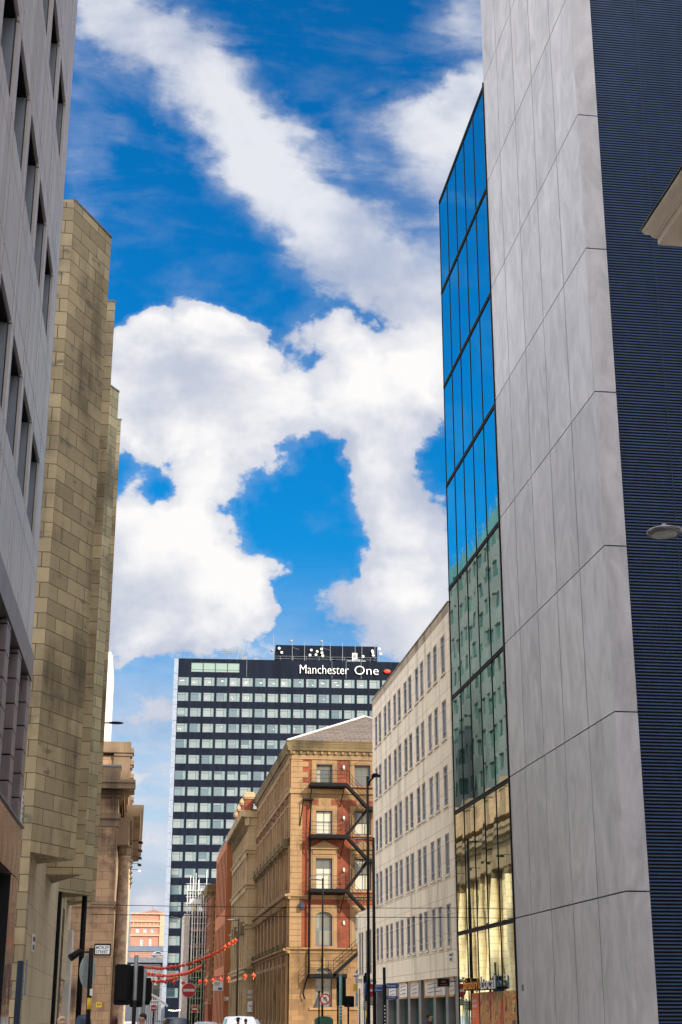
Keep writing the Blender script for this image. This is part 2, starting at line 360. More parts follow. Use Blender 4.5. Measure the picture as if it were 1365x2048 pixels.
M['black'] = plain('black_metal', (.006, .006, .007), .6, .0, spec=.15)
M['brownblack'] = plain('brown_black_paint', (.012, .009, .008), .5, spec=.2)
M['grey'] = plain('grey_metal', (.22, .24, .25), .5, .3)
M['teal'] = plain('teal_paint', (.10, .24, .22), .5)
M['white'] = plain('white_paint', (.75, .75, .74), .5)
M['offwhite'] = plain('off_white', (.62, .60, .56), .6)
M['red'] = plain('sign_red', (.42, .012, .018), .4)
M['blue'] = plain('sign_blue', (.01, .06, .26), .4)
M['yellow'] = plain('yellow', (.75, .5, .03), .5)
M['orange'] = plain('sign_orange', (.85, .22, .01), .35)
M['textwhite'] = plain('lettering_white', (.82, .82, .82), .5, var=0)
M['textblack'] = plain('lettering_black', (.02, .02, .02), .5, var=0)
M['darkglass'] = glass('dark_glass', (.5, .68, .72), (.01, .022, .024), .35)
M['lead'] = plain('lead', (.16, .17, .18), .6)
M['asphalt'] = plain('asphalt', (.05, .05, .052), .85, var=.3)
M['paving'] = ashlar('paving', (.42, .39, .35), (.48, .45, .41), .6, .6, mortar=.01, soot=.3)
M['skin'] = plain('skin', (.45, .25, .18), .5)
M['hair'] = plain('dark_hair', (.02, .014, .01), .6)
M['hair_red'] = plain('dark_red_hair', (.06, .012, .012), .55)
M['hair_fair'] = plain('fair_hair', (.42, .33, .22), .6)
M['coat'] = plain('dark_coat', (.02, .022, .03), .8)
M['tyre'] = plain('tyre', (.02, .02, .02), .8)
M['navy'] = plain('navy_paint', (.015, .03, .07), .5)
M['green'] = plain('dark_green_paint', (.01, .07, .04), .5)

# ---------------------------------------------------------------- ground
g = MB(); g.face((-1500, -600, 0), (1500, -600, 0), (1500, 2500, 0), (-1500, 2500, 0)); structure(g, 'ground', M['asphalt'])
g = MB(); g.box(-40, 1.3, -60, 70, .004, .13); structure(g, 'pavement_near', M['paving'])
g = MB(); g.box(-40, 1.0, 90, 330, .004, .13); structure(g, 'pavement_gallery', M['paving'])
g = MB(); g.box(8.3, 60, -60, 300, .004, .13); structure(g, 'pavement_shops', M['paving'])
g = MB(); 
for k in range(30): g.box(4.6, 4.72, 2 + k * 9, 5 + k * 9, .004, .008)
structure(g, 'road_marking', M['white'])

# ================================================================ right side: concrete and glass tower
XR = 13.0
MOD = 4.87
tw = thing('concrete_glass_tower', 'tall grey concrete panel tower with blue glass strip and dark louvre wall', 'office building', (XR, 38.7, 0))
def panel_mat():
    m, n, p, o = newmat('fibre_cement_panel'); uv = uvs(n); g = n.n('ShaderNodeNewGeometry').outputs['Position']
    wn = n.n('ShaderNodeTexWhiteNoise', noise_dimensions='2D'); n.l(n.vm('SNAP', n.vm('ADD', uv, (.1, -.09, 0)), (2.42, 4.87, 1)), wn.inputs[0])
    a = n.noise(n.mapping(uv, (1.2, .5, 1)), 1., 7, .60, 1.2); b = n.noise(n.mapping(uv, (3.2, .9, 1)), 1., 5, .6, .8); c_ = n.noise(g, .8, 5, .6)
    k = n.m('ADD', n.m('MULTIPLY', a, .75), n.m('ADD', n.m('MULTIPLY', b, .18), n.m('MULTIPLY', c_, .25)))
    k = n.m('ADD', k, n.m('MULTIPLY', wn.outputs[0], .10))
    col = n.mix(n.mr(k, .42, .86, 0, 1, False), (.33, .335, .355), (.585, .59, .62))
    st = n.mr(n.noise(n.mapping(uv, (3, .25, 1), (4, 9, 0)), 1., 5, .6), .6, .75, 0, .35)
    col = n.mix(st, col, (.50, .44, .38))
    n.l(col, p.inputs['Base Color']); p.inputs['Roughness'].default_value = .55; p.inputs['Specular IOR Level'].default_value = .3
    bump(n, p, a, .01, .4); return m
M['panel'] = panel_mat()
F = Fac(XR, 0, -90)                      # u = -y, inward = +x
mul = [38.7, 41.2, 43.7, 46.1, 48.5, 50.72]
lev = [0] + [4.98 + MOD * k for k in range(9)]
mb = MB()
for y0, y1 in zip(mul, mul[1:]):
    for z0, z1 in zip(lev, lev[1:]):
        lo = -y1 + (  .034 if y1 != mul[-1] else 0); hi = -y0 - (.034 if y0 != mul[0] else 0)
        F.box(mb, lo, hi, 0, .12, z0 + .02, z1 - .02)
for z0, z1 in zip(lev, lev[1:]): mb.box(XR + .122, XR + .66, 38.7, 38.82, z0 + .02, z1 - .02)
mb.build('cladding', M['panel'], tw)
mb = MB(); mb.box(XR + .08, XR + .60, 38.78, 50.70, .01, lev[-1] - .04); mb.build('backing_wall', M['black'], tw)
# louvre wall facing the street corner, set back from the fin
M['louvre'] = plain('louvre_blade', (.038, .085, .185), .35, .2, .12)
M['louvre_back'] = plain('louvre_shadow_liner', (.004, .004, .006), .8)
mb = MB(); z = .3
while z < 44:
    y = 38.98
    mb.box(XR + .66, XR + 16, y, y + .012, z, z + .040)
    z += .0955
mb.build('louvre', M['louvre'], tw)
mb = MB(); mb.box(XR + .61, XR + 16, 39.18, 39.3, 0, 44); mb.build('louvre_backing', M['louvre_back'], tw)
for x in (15.32, 17.9, 20.5, 23.1):
    mb = MB(); mb.box(x - .012, x + .012, 38.955, 38.975, 0, 44); mb.build('louvre_mullion', M['navy'], tw)
# glass strip
GY = [50.80, 53.02, 54.9, 56.72, 58.55, 60.34]
GZ = [0.0] + [4.93 + 4.865 * k for k in range(7)] + [39.0]
M['tower_glass'] = glass('tower_glass', (.40, .98, 1.0), (.01, .05, .08), .86, wave=.003, wscale=.55)
M['tower_glass_low'] = glass('tower_glass_low', (.76, .90, .84), (.008, .03, .03), .84, wave=.0016, wscale=.7)
for i, (y0, y1) in enumerate(zip(GY, GY[1:])):
    for k, (z0, z1) in enumerate(zip(GZ, GZ[1:])):
        mb = MB(); e = .002 * math.sin(i * 7.3 + k * 3.1)
        mb.face(F.P(-y1 + .025, .045 + e, z0 + .04), F.P(-y0 - .025, .045 - e, z0 + .04), F.P(-y0 - .025, .045 + e, z1 - .04), F.P(-y1 + .025, .045 - e, z1 - .04))
        mb.build('glass_panel', M['tower_glass'] if k > 3 else M['tower_glass_low'], tw)
for y in GY:
    mb = MB(); F.box(mb, -y - .03, -y + .03, .025, .10, 0, 39.0); mb.build('mullion', M['black'], tw)
mb = MB(); F.box(mb, -50.80, -50.70, -.05, .12, 0, 39.05); mb.build('edge_frame', M['black'], tw)
for z in GZ[1:]:
    mb = MB(); F.profile(mb, -60.34, -50.81, [(.005, z - .075), (.005, z - .02), (.03, z - .015), (.03, z + .015), (.005, z + .02), (.005, z + .075), (.09, z + .075), (.09, z - .075)])
    mb.build('transom', M['black'], tw)
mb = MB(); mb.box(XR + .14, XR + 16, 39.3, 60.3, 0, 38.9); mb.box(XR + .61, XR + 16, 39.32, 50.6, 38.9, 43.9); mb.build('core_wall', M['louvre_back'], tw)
# shop sign on the glass
sg = thing('shop_sign', 'orange and white block lettered supermarket sign fixed across the lower glass panes', 'sign', (XR - .05, 55.7, 2.5))
def word_part(body, y_far, y_near, z0, h, mf, side, name, dep=.035, d=-.22):
    mb = MB(); put_text(mb, body, F, -y_far, z0, 1., d=d + dep / 2, depth=dep / 2, width=y_far - y_near, height=h, bold=.012)
    o_ = mb.build('letter_returns', side, sg)  # letter sides darker than the faces: shade put into the colour
    mb = MB(); put_text(mb, body, F, -y_far, z0, 1., d=d - .004, depth=.002, width=y_far - y_near, height=h, bold=.004)
    return mb.build(name, mf, sg)
word_part("Sainsbury's", 58.4, 55.5, 2.62, .50, plain('orange_face', (.95, .33, .02), .4), plain('orange_return', (.28, .06, .006), .5), 'orange_lettering')
word_part("Local", 55.35, 53.1, 2.70, .46, M['textwhite'], plain('return_grey', (.30, .31, .36), .5), 'white_lettering')
mb = MB(); F.box(mb, -58.3, -53.2, -.20, -.005, 2.70, 2.78); mb.build('sign_rail', M['black'], sg)
def food_mat():
    m, n, p, o = newmat('food_graphic'); uv = uvs(n)
    a = n.noise(n.mapping(uv, (.75, .38, 1), rot=(0, 0, .6)), 1., 3, .5, 1.2)
    cr = n.n('ShaderNodeValToRGB'); n.l(a, cr.inputs[0]); e = cr.color_ramp; e.interpolation = 'CONSTANT'
    e.elements[0].position = 0; e.elements[0].color = (.03, .02, .02, 1); e.elements[1].position = .38; e.elements[1].color = (.75, .28, .05, 1)
    for ps, cl in ((.43, (.75, .36, .09)), (.47, (.10, .14, .02)), (.50, (.8, .42, .12)), (.54, (.65, .03, .02)), (.58, (.8, .5, .15)), (.64, (.08, .13, .02))):
        x = e.elements.new(ps); x.color = (*cl, 1)
    n.l(n.mix(n.mr(n.noise(uv, 9, 4, .6), .3, .7, 0, .5), cr.outputs[0], (.2, .08, .03)), p.inputs['Base Color']); p.inputs['Roughness'].default_value = .5; return m
M['food'] = food_mat()
for i, (a, b) in enumerate(((56.6, 54.95), (54.85, 53.07), (52.97, 50.9))):
    mb = MB(); F.box(mb, -a, -b, .02, .035, .5, 2.62)
    solo(mb, 'window_poster', M['food'], ['brown and green bread photograph poster in the shop window beside the orange panel', 'bread and vegetable photograph poster, middle of the shop window graphics', 'bread poster with orange red top corner next to the concrete wall'][i], 'poster', 'shop window posters', (XR, (a + b) / 2, .5))
pg = thing('window_poster', 'bright orange shop window poster with white writing under the orange lettering', 'poster', (XR, 57.3, .5), group='shop window posters')
mb = MB(); F.box(mb, -58.0, -56.78, .02, .035, .5, 2.60); mb.build('panel', plain('poster_orange', (.95, .16, .03), .5), pg)
mb = MB()
for i, (tx, z, h) in enumerate((('Good food', 2.28, .12), ('since 1869', 2.08, .12))): put_text(mb, tx, F, -57.9, z, 1, d=.015, depth=.002, width=.75, height=h, bold=.02)
for k in range(4): F.box(mb, -57.88, -57.88 + .55 - .1 * (k % 2), .012, .018, 1.95 - k * .07, 1.97 - k * .07)
mb.build('lettering', M['textwhite'], pg)
mb = MB(); F.box(mb, -59.4, -58.85, .02, .035, 1.2, 2.0); mb.cur = 1; F.box(mb, -59.05, -58.95, .015, .019, 1.8, 1.9); F.box(mb, -59.05, -58.95, .015, .019, 1.6, 1.68)
solo(mb, 'window_notice', [plain('pale_green_notice', (.35, .55, .45), .5), M['red']], 'pale green notice with small red marks on the leftmost shop pane', 'notice', base=(XR, 59.1, 1.2))
mb = MB(); F.box(mb, -50.15, -49.9, -.012, .0, 2.58, 2.80); mb.cur = 1; F.box(mb, -50.11, -49.94, -.016, -.0125, 2.70, 2.74); F.box(mb, -50.11, -49.94, -.016, -.0125, 2.63, 2.66)
solo(mb, 'wall_plate', [M['grey'], M['textblack']], 'small grey plate on the concrete wall beside the glass edge', 'plaque', base=(XR, 50, 2.58))

# ================================================================ pale stone office building with paired slim windows
so_ = thing('stone_office_building', 'pale stone five storey office building with rows of paired slim windows', 'office building', (XR, 60.4, 0))
M['portland'] = ashlar('portland_stone', (.92, .825, .66), (.86, .765, .61), 1.55, .725, (.33, .28, .23), .010, soot=.55, sootcol=(.26, .22, .18), streak=.75, bumpd=.006, shift=(0, .02, 0))
M['win_metal'] = plain('window_metal', (.30, .28, .30), .5)
M['white_frame'] = plain('white_frame', (.7, .72, .75), .5)
M['office_glass'] = glass('office_glass', (.75, .85, .95), (.05, .065, .075), .12, blind=(.26, .30, .33))
cs = [61.85] + [63.6, 65.03] + [66.83, 68.15] + [69.97, 71.3] + [73.05, 74.4] + [76.15, 77.5] + [79.3, 80.6]
tops = [17.77, 14.88, 12.0, 9.12, 6.22]
holes = [(-c - .45, -c + .45, t - 1.70, t) for c in cs for t in tops]
mb = MB(); F.wall(mb, -81.9, -60.42, 3.3, 18.95, holes, .16)
mb.face((XR, 81.9, 0), (XR + 15, 81.9, 0), (XR + 15, 81.9, 18.95), (XR, 81.9, 18.95)); mb.face((XR, 60.42, 0), (XR + 15, 60.42, 0), (XR + 15, 60.42, 18.95), (XR, 60.42, 18.95))
mb.face((XR + .4, 60.42, 18.6), (XR + 15, 60.42, 18.6), (XR + 15, 81.9, 18.6), (XR + .4, 81.9, 18.6)); mb.face((XR + 15, 60.42, 0), (XR + 15, 81.9, 0), (XR + 15, 81.9, 18.95), (XR + 15, 60.42, 18.95))
F.wall(mb, -81.9, -60.42, 18.6, 18.95, (), 0, d=.4)
mb.build('wall', M['portland'], so_)
mb = MB(); F.box(mb, -81.95, -60.42, -.04, .40, 18.952, 19.03); mb.build('coping', plain('sooty_coping', (.20, .17, .13), .8, var=.5), so_)
ws = WinSet(so_, F)
for c in cs:
    for t in tops: ws.put(-c - .45, -c + .45, t - 1.70, t, (M['win_metal'], M['office_glass']), 'slim', dep=.085, fw=.07, hbars=(1.70 * .8, 1.70 * .2), vbars=(.6,), sill=M['portland'])
mb = MB(); F.box(mb, -81.9, -60.42, -.012, -.003, 18.55, 18.945); mb.build('parapet_band', ashlar('sooty_parapet', (.50, .42, .32), (.42, .35, .26), 1.55, .5, (.2, .16, .12), .01, soot=1., sootcol=(.12, .09, .06), streak=.6), so_)
# ground floor shop front
piers = [60.5, 62.5, 67.9, 68.75, 71.65, 74.6, 77.6, 80.9]
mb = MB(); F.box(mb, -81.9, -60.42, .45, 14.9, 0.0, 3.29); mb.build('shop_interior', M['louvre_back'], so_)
M['pier'] = plain('pier_grey', (.22, .21, .21), .6)
for a, b in ((60.42, 61.0), (62.45, 62.95), (65.1, 65.4), (68.45, 69.05), (71.25, 71.8), (74.3, 75.0), (77.5, 78.0), (81.2, 81.9)):
    mb = MB(); F.box(mb, -b, -a, .02, .44, 0, 3.298); mb.build('shopfront_pier', M['pier'], so_)
M['shop_glass'] = glass('shop_glass', (.5, .8, .78), (.01, .05, .05), .4)
for a, b in ((61.1, 62.4), (63.2, 65.0), (65.5, 68.1), (69.5, 71.2), (72.5, 74.2), (75.6, 77.4), (78.6, 81.0)):
    mb = MB(); mb.face(F.P(-b, .3, .3), F.P(-a, .3, .3), F.P(-a, .3, 2.5), F.P(-b, .3, 2.5)); mb.build('shop_window', M['shop_glass'], so_)
banner_l = ['white shop banner with dark slanted lettering, widest of the row under the pale office wall', 'narrow white shop banner edged with brown trim between grey piers', 'pale grey shop banner with slanted strokes next to the narrow banner', 'white shop banner behind the blue finger sign', 'small white banner at the near end of the shop front']
M['trim'] = plain('gilt_trim', (.45, .24, .07), .5, var=.4)
for (a, b), lb in zip(((67.6, 63.1), (71.15, 69.15), (74.2, 72.1), (77.3, 75.3), (62.2, 61.2)), banner_l):
    bt = thing('shop_banner', lb, 'banner', (XR, b, 2.5), group='shop banners')
    mb = MB(); F.box(mb, -a, -b, .03, .05, 2.56, 3.2); mb.build('panel', M['offwhite'] if a < 72 else M['white'], bt)
    mb = MB(); F.box(mb, -a - .03, -b + .03, .0, .028, 2.52, 2.60); F.box(mb, -a - .03, -b + .03, .0, .028, 3.20, 3.27); F.box(mb, -a - .05, -a, .0, .028, 2.6, 3.2)
    mb.build('trim', M['trim'], bt)
    mb = MB(); L = a - b
    for k in range(3):
        z0 = 2.70 + .17 * k; p = [F.P(-a + L * .15, .024, z0), F.P(-a + L * .5, .024, z0 + .05), F.P(-a + L * .5, .024, z0 + .085), F.P(-a + L * .15, .024, z0 + .03)]
        mb.face(*p); mb.face(F.P(-a + L * .53, .024, z0 + .04), F.P(-a + L * .85, .024, z0 + .06), F.P(-a + L * .85, .024, z0 + .09), F.P(-a + L * .53, .024, z0 + .08))
    mb.build('stroke', plain('banner_stroke', (.12, .07, .12), .6), bt)
hs_ = thing('hanging_sign', 'small black hanging sign with green edge above the shop doorway', 'sign', (XR, 60.6, 2.9))
mb = MB(); mb.box(12.2, 12.72, 60.6, 60.66, 2.88, 3.22); mb.build('frame', plain('sign_green_edge', (.14, .18, .13), .5), hs_)
mb = MB(); mb.box(12.23, 12.69, 60.585, 60.598, 2.91, 3.19); mb.build('face', M['black'], hs_)
mb = MB(); mb.box(12.36, 12.54, 60.58, 60.584, 3.04, 3.12); mb.box(12.30, 12.62, 60.58, 60.584, 2.95, 2.975); mb.build('marking', plain('dull_red', (.2, .05, .05), .6), hs_)
mb = MB(); mb.tube((12.7, 60.63, 3.1), (13.0, 60.63, 3.1), .02); mb.build('bracket', M['black'], hs_)
st_ = thing('street_sign', 'small white street nameplate high on the pale office wall', 'sign', (XR, 61.4, 3.9))
mb = MB(); F.box(mb, -61.85, -61.0, -.02, -.003, 3.88, 4.26); mb.build('plate', M['white'], st_)
mb = MB(); put_text(mb, 'PRINCESS', F, -61.78, 4.10, 1, d=-.025, depth=.002, width=.7, height=.11, bold=.01); put_text(mb, 'STREET', F, -61.78, 3.93, 1, d=-.025, depth=.002, width=.55, height=.11, bold=.01); mb.build('lettering', M['textblack'], st_)
# low annex
an = thing('low_stone_annex', 'lower pale stone annex with two rows of slim windows past the office block', 'building', (XR, 81.95, 0))
hl = [(-c - .4, -c + .4, z0, z1) for c in (83.2, 84.6, 86.2, 87.2) for z0, z1 in ((3.9, 6.3),)]
mb = MB(); F.wall(mb, -88, -81.95, 0, 7.45, hl, .16)
mb.face((XR, 88, 0), (XR + 12, 88, 0), (XR + 12, 88, 7.45), (XR, 88, 7.45)); mb.face((XR, 81.95, 7.3), (XR + 12, 81.95, 7.3), (XR + 12, 88, 7.3), (XR, 88, 7.3)); mb.build('wall', M['portland'], an)
wa = WinSet(an, F)
for h in hl: wa.put(*h, (M['win_metal'], M['office_glass']), 'slim', dep=.09)

# ================================================================ left: near office building in grey panels over granite (rotated .67 deg)
lo = thing('panelled_office_building', 'tall lilac grey panelled office with deep slot windows over dark granite, nearest on the left', 'office building', (-2.3, 0, 0), R(-.67))
L = Fac(0, 0, 90)                          # local frame: u = y, inward = -x
YE = 25.12
def streaky(name, c1, c2, rough=.5):
    m, n, p, o = newmat(name); uv = uvs(n)
    a = n.noise(n.mapping(uv, (4.5, .10, 1)), 1., 5, .6); b = n.noise(uv, 1.5, 5, .6)
    n.l(n.mix(n.mr(n.m('MULTIPLY_ADD', a, .7, n.m('MULTIPLY', b, .3)), .35, .66), c1, c2), p.inputs['Base Color']); p.inputs['Roughness'].default_value = rough; p.inputs['Specular IOR Level'].default_value = .4; return m
M['lilac'] = streaky('lilac_panel', (.37, .35, .355), (.53, .505, .51), .45)
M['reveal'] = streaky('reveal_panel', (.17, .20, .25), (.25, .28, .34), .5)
M['granite'] = plain('dark_granite', (.075, .09, .125), .5, var=.45)
M['pinkgranite'] = streaky('pink_granite', (.13, .105, .115), (.21, .165, .175), .45)
pit = 1.815
bays = [(17.31 + pit * k, 18.62 + pit * k) for k in range(-8, 4)]
rows = [(9.58 + 3.655 * k, 10.95 + 3.655 * k) for k in range(6)]
holes = [(a, b, z0, z1) for a, b in bays for z0, z1 in rows]
cols = [-6.] + sorted([v for a, b in bays for v in (a - .06, b + .06)]) + [YE]
zs = [7.78]
for z0, z1 in rows: zs += [z0 - .48, z0 - .04, z1 + .04, z1 + .50]
zs += [30.5]
mb = MB()
g_ = .011; gv = .045
for a, b in zip(cols, cols[1:]):
    isbay = any(abs(a - (x - .06)) < .01 for x, y in bays)
    for z0, z1 in zip(zs, zs[1:]):
        if isbay and any(abs(z0 - (r0 - .04)) < .01 for r0, r1 in rows): continue
        hi = b - gv if b != YE else b
        L.box(mb, a + gv, hi, 0, .05, z0 + g_, z1 - g_)
mb.build('cladding', M['lilac'], lo, local=True)
mb = MB(); hs2 = [(a, b, z0, z1) for a, b in bays for z0, z1 in rows]
L.wall(mb, -6, YE - .06, 7.78, 30.45, hs2, .62, d=.045)
mb.build('wall', M['black'], lo, local=True)
for a, b in bays:
    for z0, z1 in rows:
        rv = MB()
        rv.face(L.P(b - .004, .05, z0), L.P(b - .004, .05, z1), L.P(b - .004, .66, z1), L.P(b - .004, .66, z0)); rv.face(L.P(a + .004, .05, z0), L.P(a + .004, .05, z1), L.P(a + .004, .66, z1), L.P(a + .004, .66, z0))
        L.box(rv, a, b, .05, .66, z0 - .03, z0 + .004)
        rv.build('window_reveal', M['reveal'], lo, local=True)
wl = WinSet(lo, L); ROOT[lo] = Vector((0, 0, 0))
for a, b in bays:
    for z0, z1 in rows[:5]:
        wl.put(a, b, z0, z1, (M['black'], M['darkglass']), 'plain', dep=.60)
# granite base: band, recessed bays, ledge, polished cladding
mb = MB(); L.box(mb, -6, YE + .02, -.05, .4, 7.30, 7.76); mb.build('granite_band', M['pinkgranite'], lo, local=True)
gb = [(21.34 + 1.86 * k, 22.64 + 1.86 * k) for k in range(-8, 2)]
for a, b in zip([-6] + [b for a, b in gb], [a for a, b in gb] + [YE + .03]):
    mb = MB(); z = 4.84
    while z < 7.25:
        z2 = min(z + .395, 7.29); L.box(mb, a, b, -.03, .3, z + .012, z2 - .012); z = z2
    mb.cur = 1; z = 4.84
    while z < 7.25:
        z2 = min(z + .395, 7.29); L.box(mb, a + .012, b + .0, .302, 1.1, z + .012, z2 - .012)
        mb.box(*(0, 0, 0, 0, 0, 0)) if False else None
        z = z2
    mb.build('granite_pier', [M['pinkgranite'], M['granite']], lo, local=True)
mb = MB(); L.box(mb, -6, YE - .1, 1.12, 1.3, 0, 7.75); L.box(mb, -6, YE - .2, .42, 1.1, 7.295, 7.7); mb.build('backing_wall', M['black'], lo, local=True)
def polished():
    m, n, p, o = newmat('polished_granite'); uv = uvs(n)
    a = n.noise(uv, 26, 3, .6); b = n.noise(n.mapping(uv, (3., .6, 1)), 1., 4, .6)
    n.l(n.mix(n.mr(b, .35, .65), (.24, .15, .13), (.40, .27, .23)), p.inputs['Base Color']); p.inputs['Roughness'].default_value = .07; p.inputs['Specular IOR Level'].default_value = .9
    bump(n, p, n.noise(uv, 2.5, 2, .5), .01, .5); return m
M['polished'] = polished()
mb = MB(); L.box(mb, -6, YE + .03, -.06, .5, 3.97, 4.80); L.box(mb, 23.9, YE + .03, -.05, .5, 0, 3.96); mb.build('polished_cladding', M['polished'], lo, local=True)
mb = MB(); L.box(mb, -6, YE + .06, -.09, .5, 4.802, 4.838); mb.build('ledge', M['lead'], lo, local=True)
mb = MB(); L.box(mb, 23.86, 23.896, -.045, .6, 0, 3.95); mb.build('door_jamb', M['louvre_back'], lo, local=True)
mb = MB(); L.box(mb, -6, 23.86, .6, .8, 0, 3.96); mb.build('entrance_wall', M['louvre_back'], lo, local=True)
mb = MB(); L.box(mb, 24.85, 25.1, -.055, -.035, 4.86, 5.40); mb.cur = 1
for k in range(5): L.box(mb, 24.88, 25.07, -.06, -.054, 4.92 + k * .09, 4.96 + k * .09)
mb.build('vent_grille', [M['offwhite'], M['grey']], lo, local=True)
mb = MB(); mb.box(-14, -.12, YE - .06, YE - .01, 0, 30.4); mb.box(-14, -.1, -6, YE - .06, 30.3, 30.42); mb.build('end_wall', M['lilac'], lo, local=True)

# ================================================================ left: yellow sandstone building with triangular fins
M['sand'] = ashlar('sandstone_cladding', (.50, .41, .255), (.31, .26, .165), 1.03, .445, (.05, .04, .022), .013, soot=.9, sootcol=(.10, .08, .05), streak=.35, bumpd=.006, blotch=((.13, .13, .12), 3.))
M['sand_low'] = ashlar('sandstone_wall', (.66, .55, .38), (.60, .50, .35), 2.2, .78, (.2, .17, .12), .008, soot=.3, sootcol=(.2, .17, .12), bumpd=.003)
fb = thing('sandstone_fin_building', 'yellow sandstone clad building with tall triangular fins overhanging the street', 'building', (-2.87, 40, 0))
XW = -2.87
mb = MB(); mb.box(-12, -2.85, 39.99, 40.9, 0, 25.55); mb.build('end_pier', M['sand'], fb)
mb = MB(); mb.box(-12, XW, 40.9, 55.9, 0, 24.9); mb.box(-12, XW, 56.6, 60.2, 0, 24.9); mb.box(-12, XW, 61.5, 68, 3.2, 24.9); mb.box(-12, XW - .6, 60.2, 68, 0, 24.9); mb.box(-12, XW - .3, 56, 66, 24.9, 25.5); mb.build('wall', M['sand_low'], fb)
fins = [((XW, 40.0), (-1.765, 42.2), (XW, 43.4), 5.93, 25.66), ((XW, 47.7), (-1.715, 47.7), (XW, 51.3), 6.02, 26.16),
        ((XW, 56.0), (-1.72, 58.0), (XW, 59.5), 6.13, 27.1), ((XW, 63.0), (-1.70, 63.0), (XW, 66.0), 6.28, 27.88)]
for P_, Q_, R_, z0, z1 in fins:
    mb = MB()
    if P_[1] == 47.7: P_ = (XW - .6, 47.7)
    mb.prism([P_, Q_, R_, (XW - .6, R_[1] + .2), (XW - .6, P_[1] + .05)] if P_[0] == XW else [P_, Q_, R_, (XW - .6, R_[1] + .2)], z0, z1)
    mb.build('fin', M['sand'], fb)
    mb = MB(); mb.prism([(P_[0], P_[1] - .03), (Q_[0] + .03, Q_[1] - .02), (Q_[0] + .02, Q_[1] + .05), (R_[0], R_[1] + .1)], z1 + .003, z1 + .06); mb.build('coping', M['lead'], fb)
mb = MB(); mb.box(XW - .02, XW + .03, 60.25, 61.4, 0, 5.8); mb.build('glazing', M['darkglass'], fb)
mb = MB(); mb.box(XW - .05, XW + .12, 56.02, 56.5, 0, 6.12); mb.build('dark_jamb', M['black'], fb)
mb = MB(); mb.box(XW - .1, XW + .18, 66.3, 67.9, 0, 5.3); mb.build('portal', M['offwhite'], fb)
mb = MB(); mb.tube((-1.98, 58.3, 0), (-1.98, 58.3, 6.125), .105, 12); mb.build('support_column', M['black'], fb)
wp = thing('wall_plate', 'small white street plate on the pale recessed stone wall under the fins', 'sign', (XW, 43.5, 3.5))
mb = MB(); mb.box(XW + .003, XW + .03, 43.2, 44.1, 3.52, 4.0); mb.build('plate', M['white'], wp)
mb = MB(); fl = Fac(XW, 0, 90); fl.d = (-1, 0); put_text(mb, 'MOSLEY', fl, 43.25, 3.80, 1, d=-.035, depth=.002, width=.78, height=.13, bold=.01); put_text(mb, 'STREET', fl, 43.25, 3.58, 1, d=-.035, depth=.002, width=.7, height=.13, bold=.01)
mb.build('lettering', M['textblack'], wp)
wl_ = thing('wall_lamp', 'flat dark lamp on a short arm above the gallery roof', 'lamp', (-1.72, 65.5, 14.1))
mb = MB(); mb.tube((-2.1, 65.5, 14.2), (-1.5, 65.5, 14.2), .035, 8); mb.build('arm', M['black'], wl_)
mb = MB(); mb.ball((-1.28, 65.5, 14.21), .36, 1, .45, .17, 14, 8); mb.build('lamp_head', M['brownblack'], wl_)

# ================================================================ left: the art gallery
M['gal'] = ashlar('gallery_sandstone', (.44, .28, .16), (.33, .21, .13), .95, .52, (.13, .085, .055), .012, soot=1., sootcol=(.05, .036, .028), streak=.35, bumpd=.02, shift=(.3, .1, 0))
M['gal_trim'] = ashlar('gallery_trim', (.27, .185, .11), (.20, .14, .09), 2.5, 3.0, (.12, .08, .05), .01, soot=.8, sootcol=(.04, .03, .025), streak=.6, bumpd=.01)
M['gal_col'] = plain('column_stone', (.25, .17, .115), .8, var=.35)
ga = thing('classical_gallery', 'soot stained sandstone classical gallery with columns, deep cornices and rooftop blocks', 'gallery', (-1.42, 95, 0))
G0 = Fac(0, 95, 0)
mb = MB(); mb.box(-16, -1.40, 95, 131, 0, 8.13); mb.box(-16, -1.43, 95.02, 131, 8.49, 15.4); mb.build('wall', M['gal'], ga)
M['gal_front'] = ashlar('sunlit_sandstone', (.78, .62, .40), (.70, .55, .35), .95, .52, (.25, .18, .11), .012, soot=.6, sootcol=(.16, .11, .07), streak=.5)  # paler copy of the gallery stone, sunlight put into its colour
mb = MB(); mb.box(-1.39, -1.36, 97.0, 130.8, .02, 8.1); mb.box(-1.425, -1.40, 97.0, 130.8, 8.5, 12.1); mb.build('street_front', M['gal_front'], ga)
mb = MB(); mb.box(-16, -1.30, 94.9, 96, 8.13, 8.49); mb.build('string_course', M['gal_trim'], ga)
mb = MB(); mb.box(-6, -1.55, 94.93, 95.018, 8.495, 13.1); mb.build('raised_panel', M['gal'], ga)
mb = MB(); mb.box(-16, -1.34, 94.88, 95.5, 13.10, 13.26); mb.box(-16, -1.36, 94.93, 95.5, 13.264, 13.58); mb.box(-16, -1.25, 94.8, 95.5, 13.584, 13.9); mb.build('architrave', M['gal_trim'], ga)
mb = MB(); mb.box(-16, -1.24, 94.75, 131, 14.93, 15.12); mb.box(-16, -1.10, 94.60, 131, 15.124, 15.38); mb.box(-16, -.45, 93.9, 97.0, 15.384, 15.74); mb.box(-16, -.40, 93.8, 97.0, 15.744, 15.92); mb.build('cornice', M['gal_trim'], ga)
for k in range(16):
    mb = MB(); x = -1.32 - k * .17; mb.box(x - .09, x, 94.45, 94.598, 15.13, 15.34); mb.build('dentil', M['gal_trim'], ga)
mb = MB(); mb.box(-6, -1.38, 94.3, 96, 15.925, 16.80); mb.build('parapet_block', M['gal_trim'], ga)
mb = MB(); mb.box(-6, -1.34, 94.25, 96, 16.804, 16.92); mb.build('parapet_cap', M['lead'], ga)
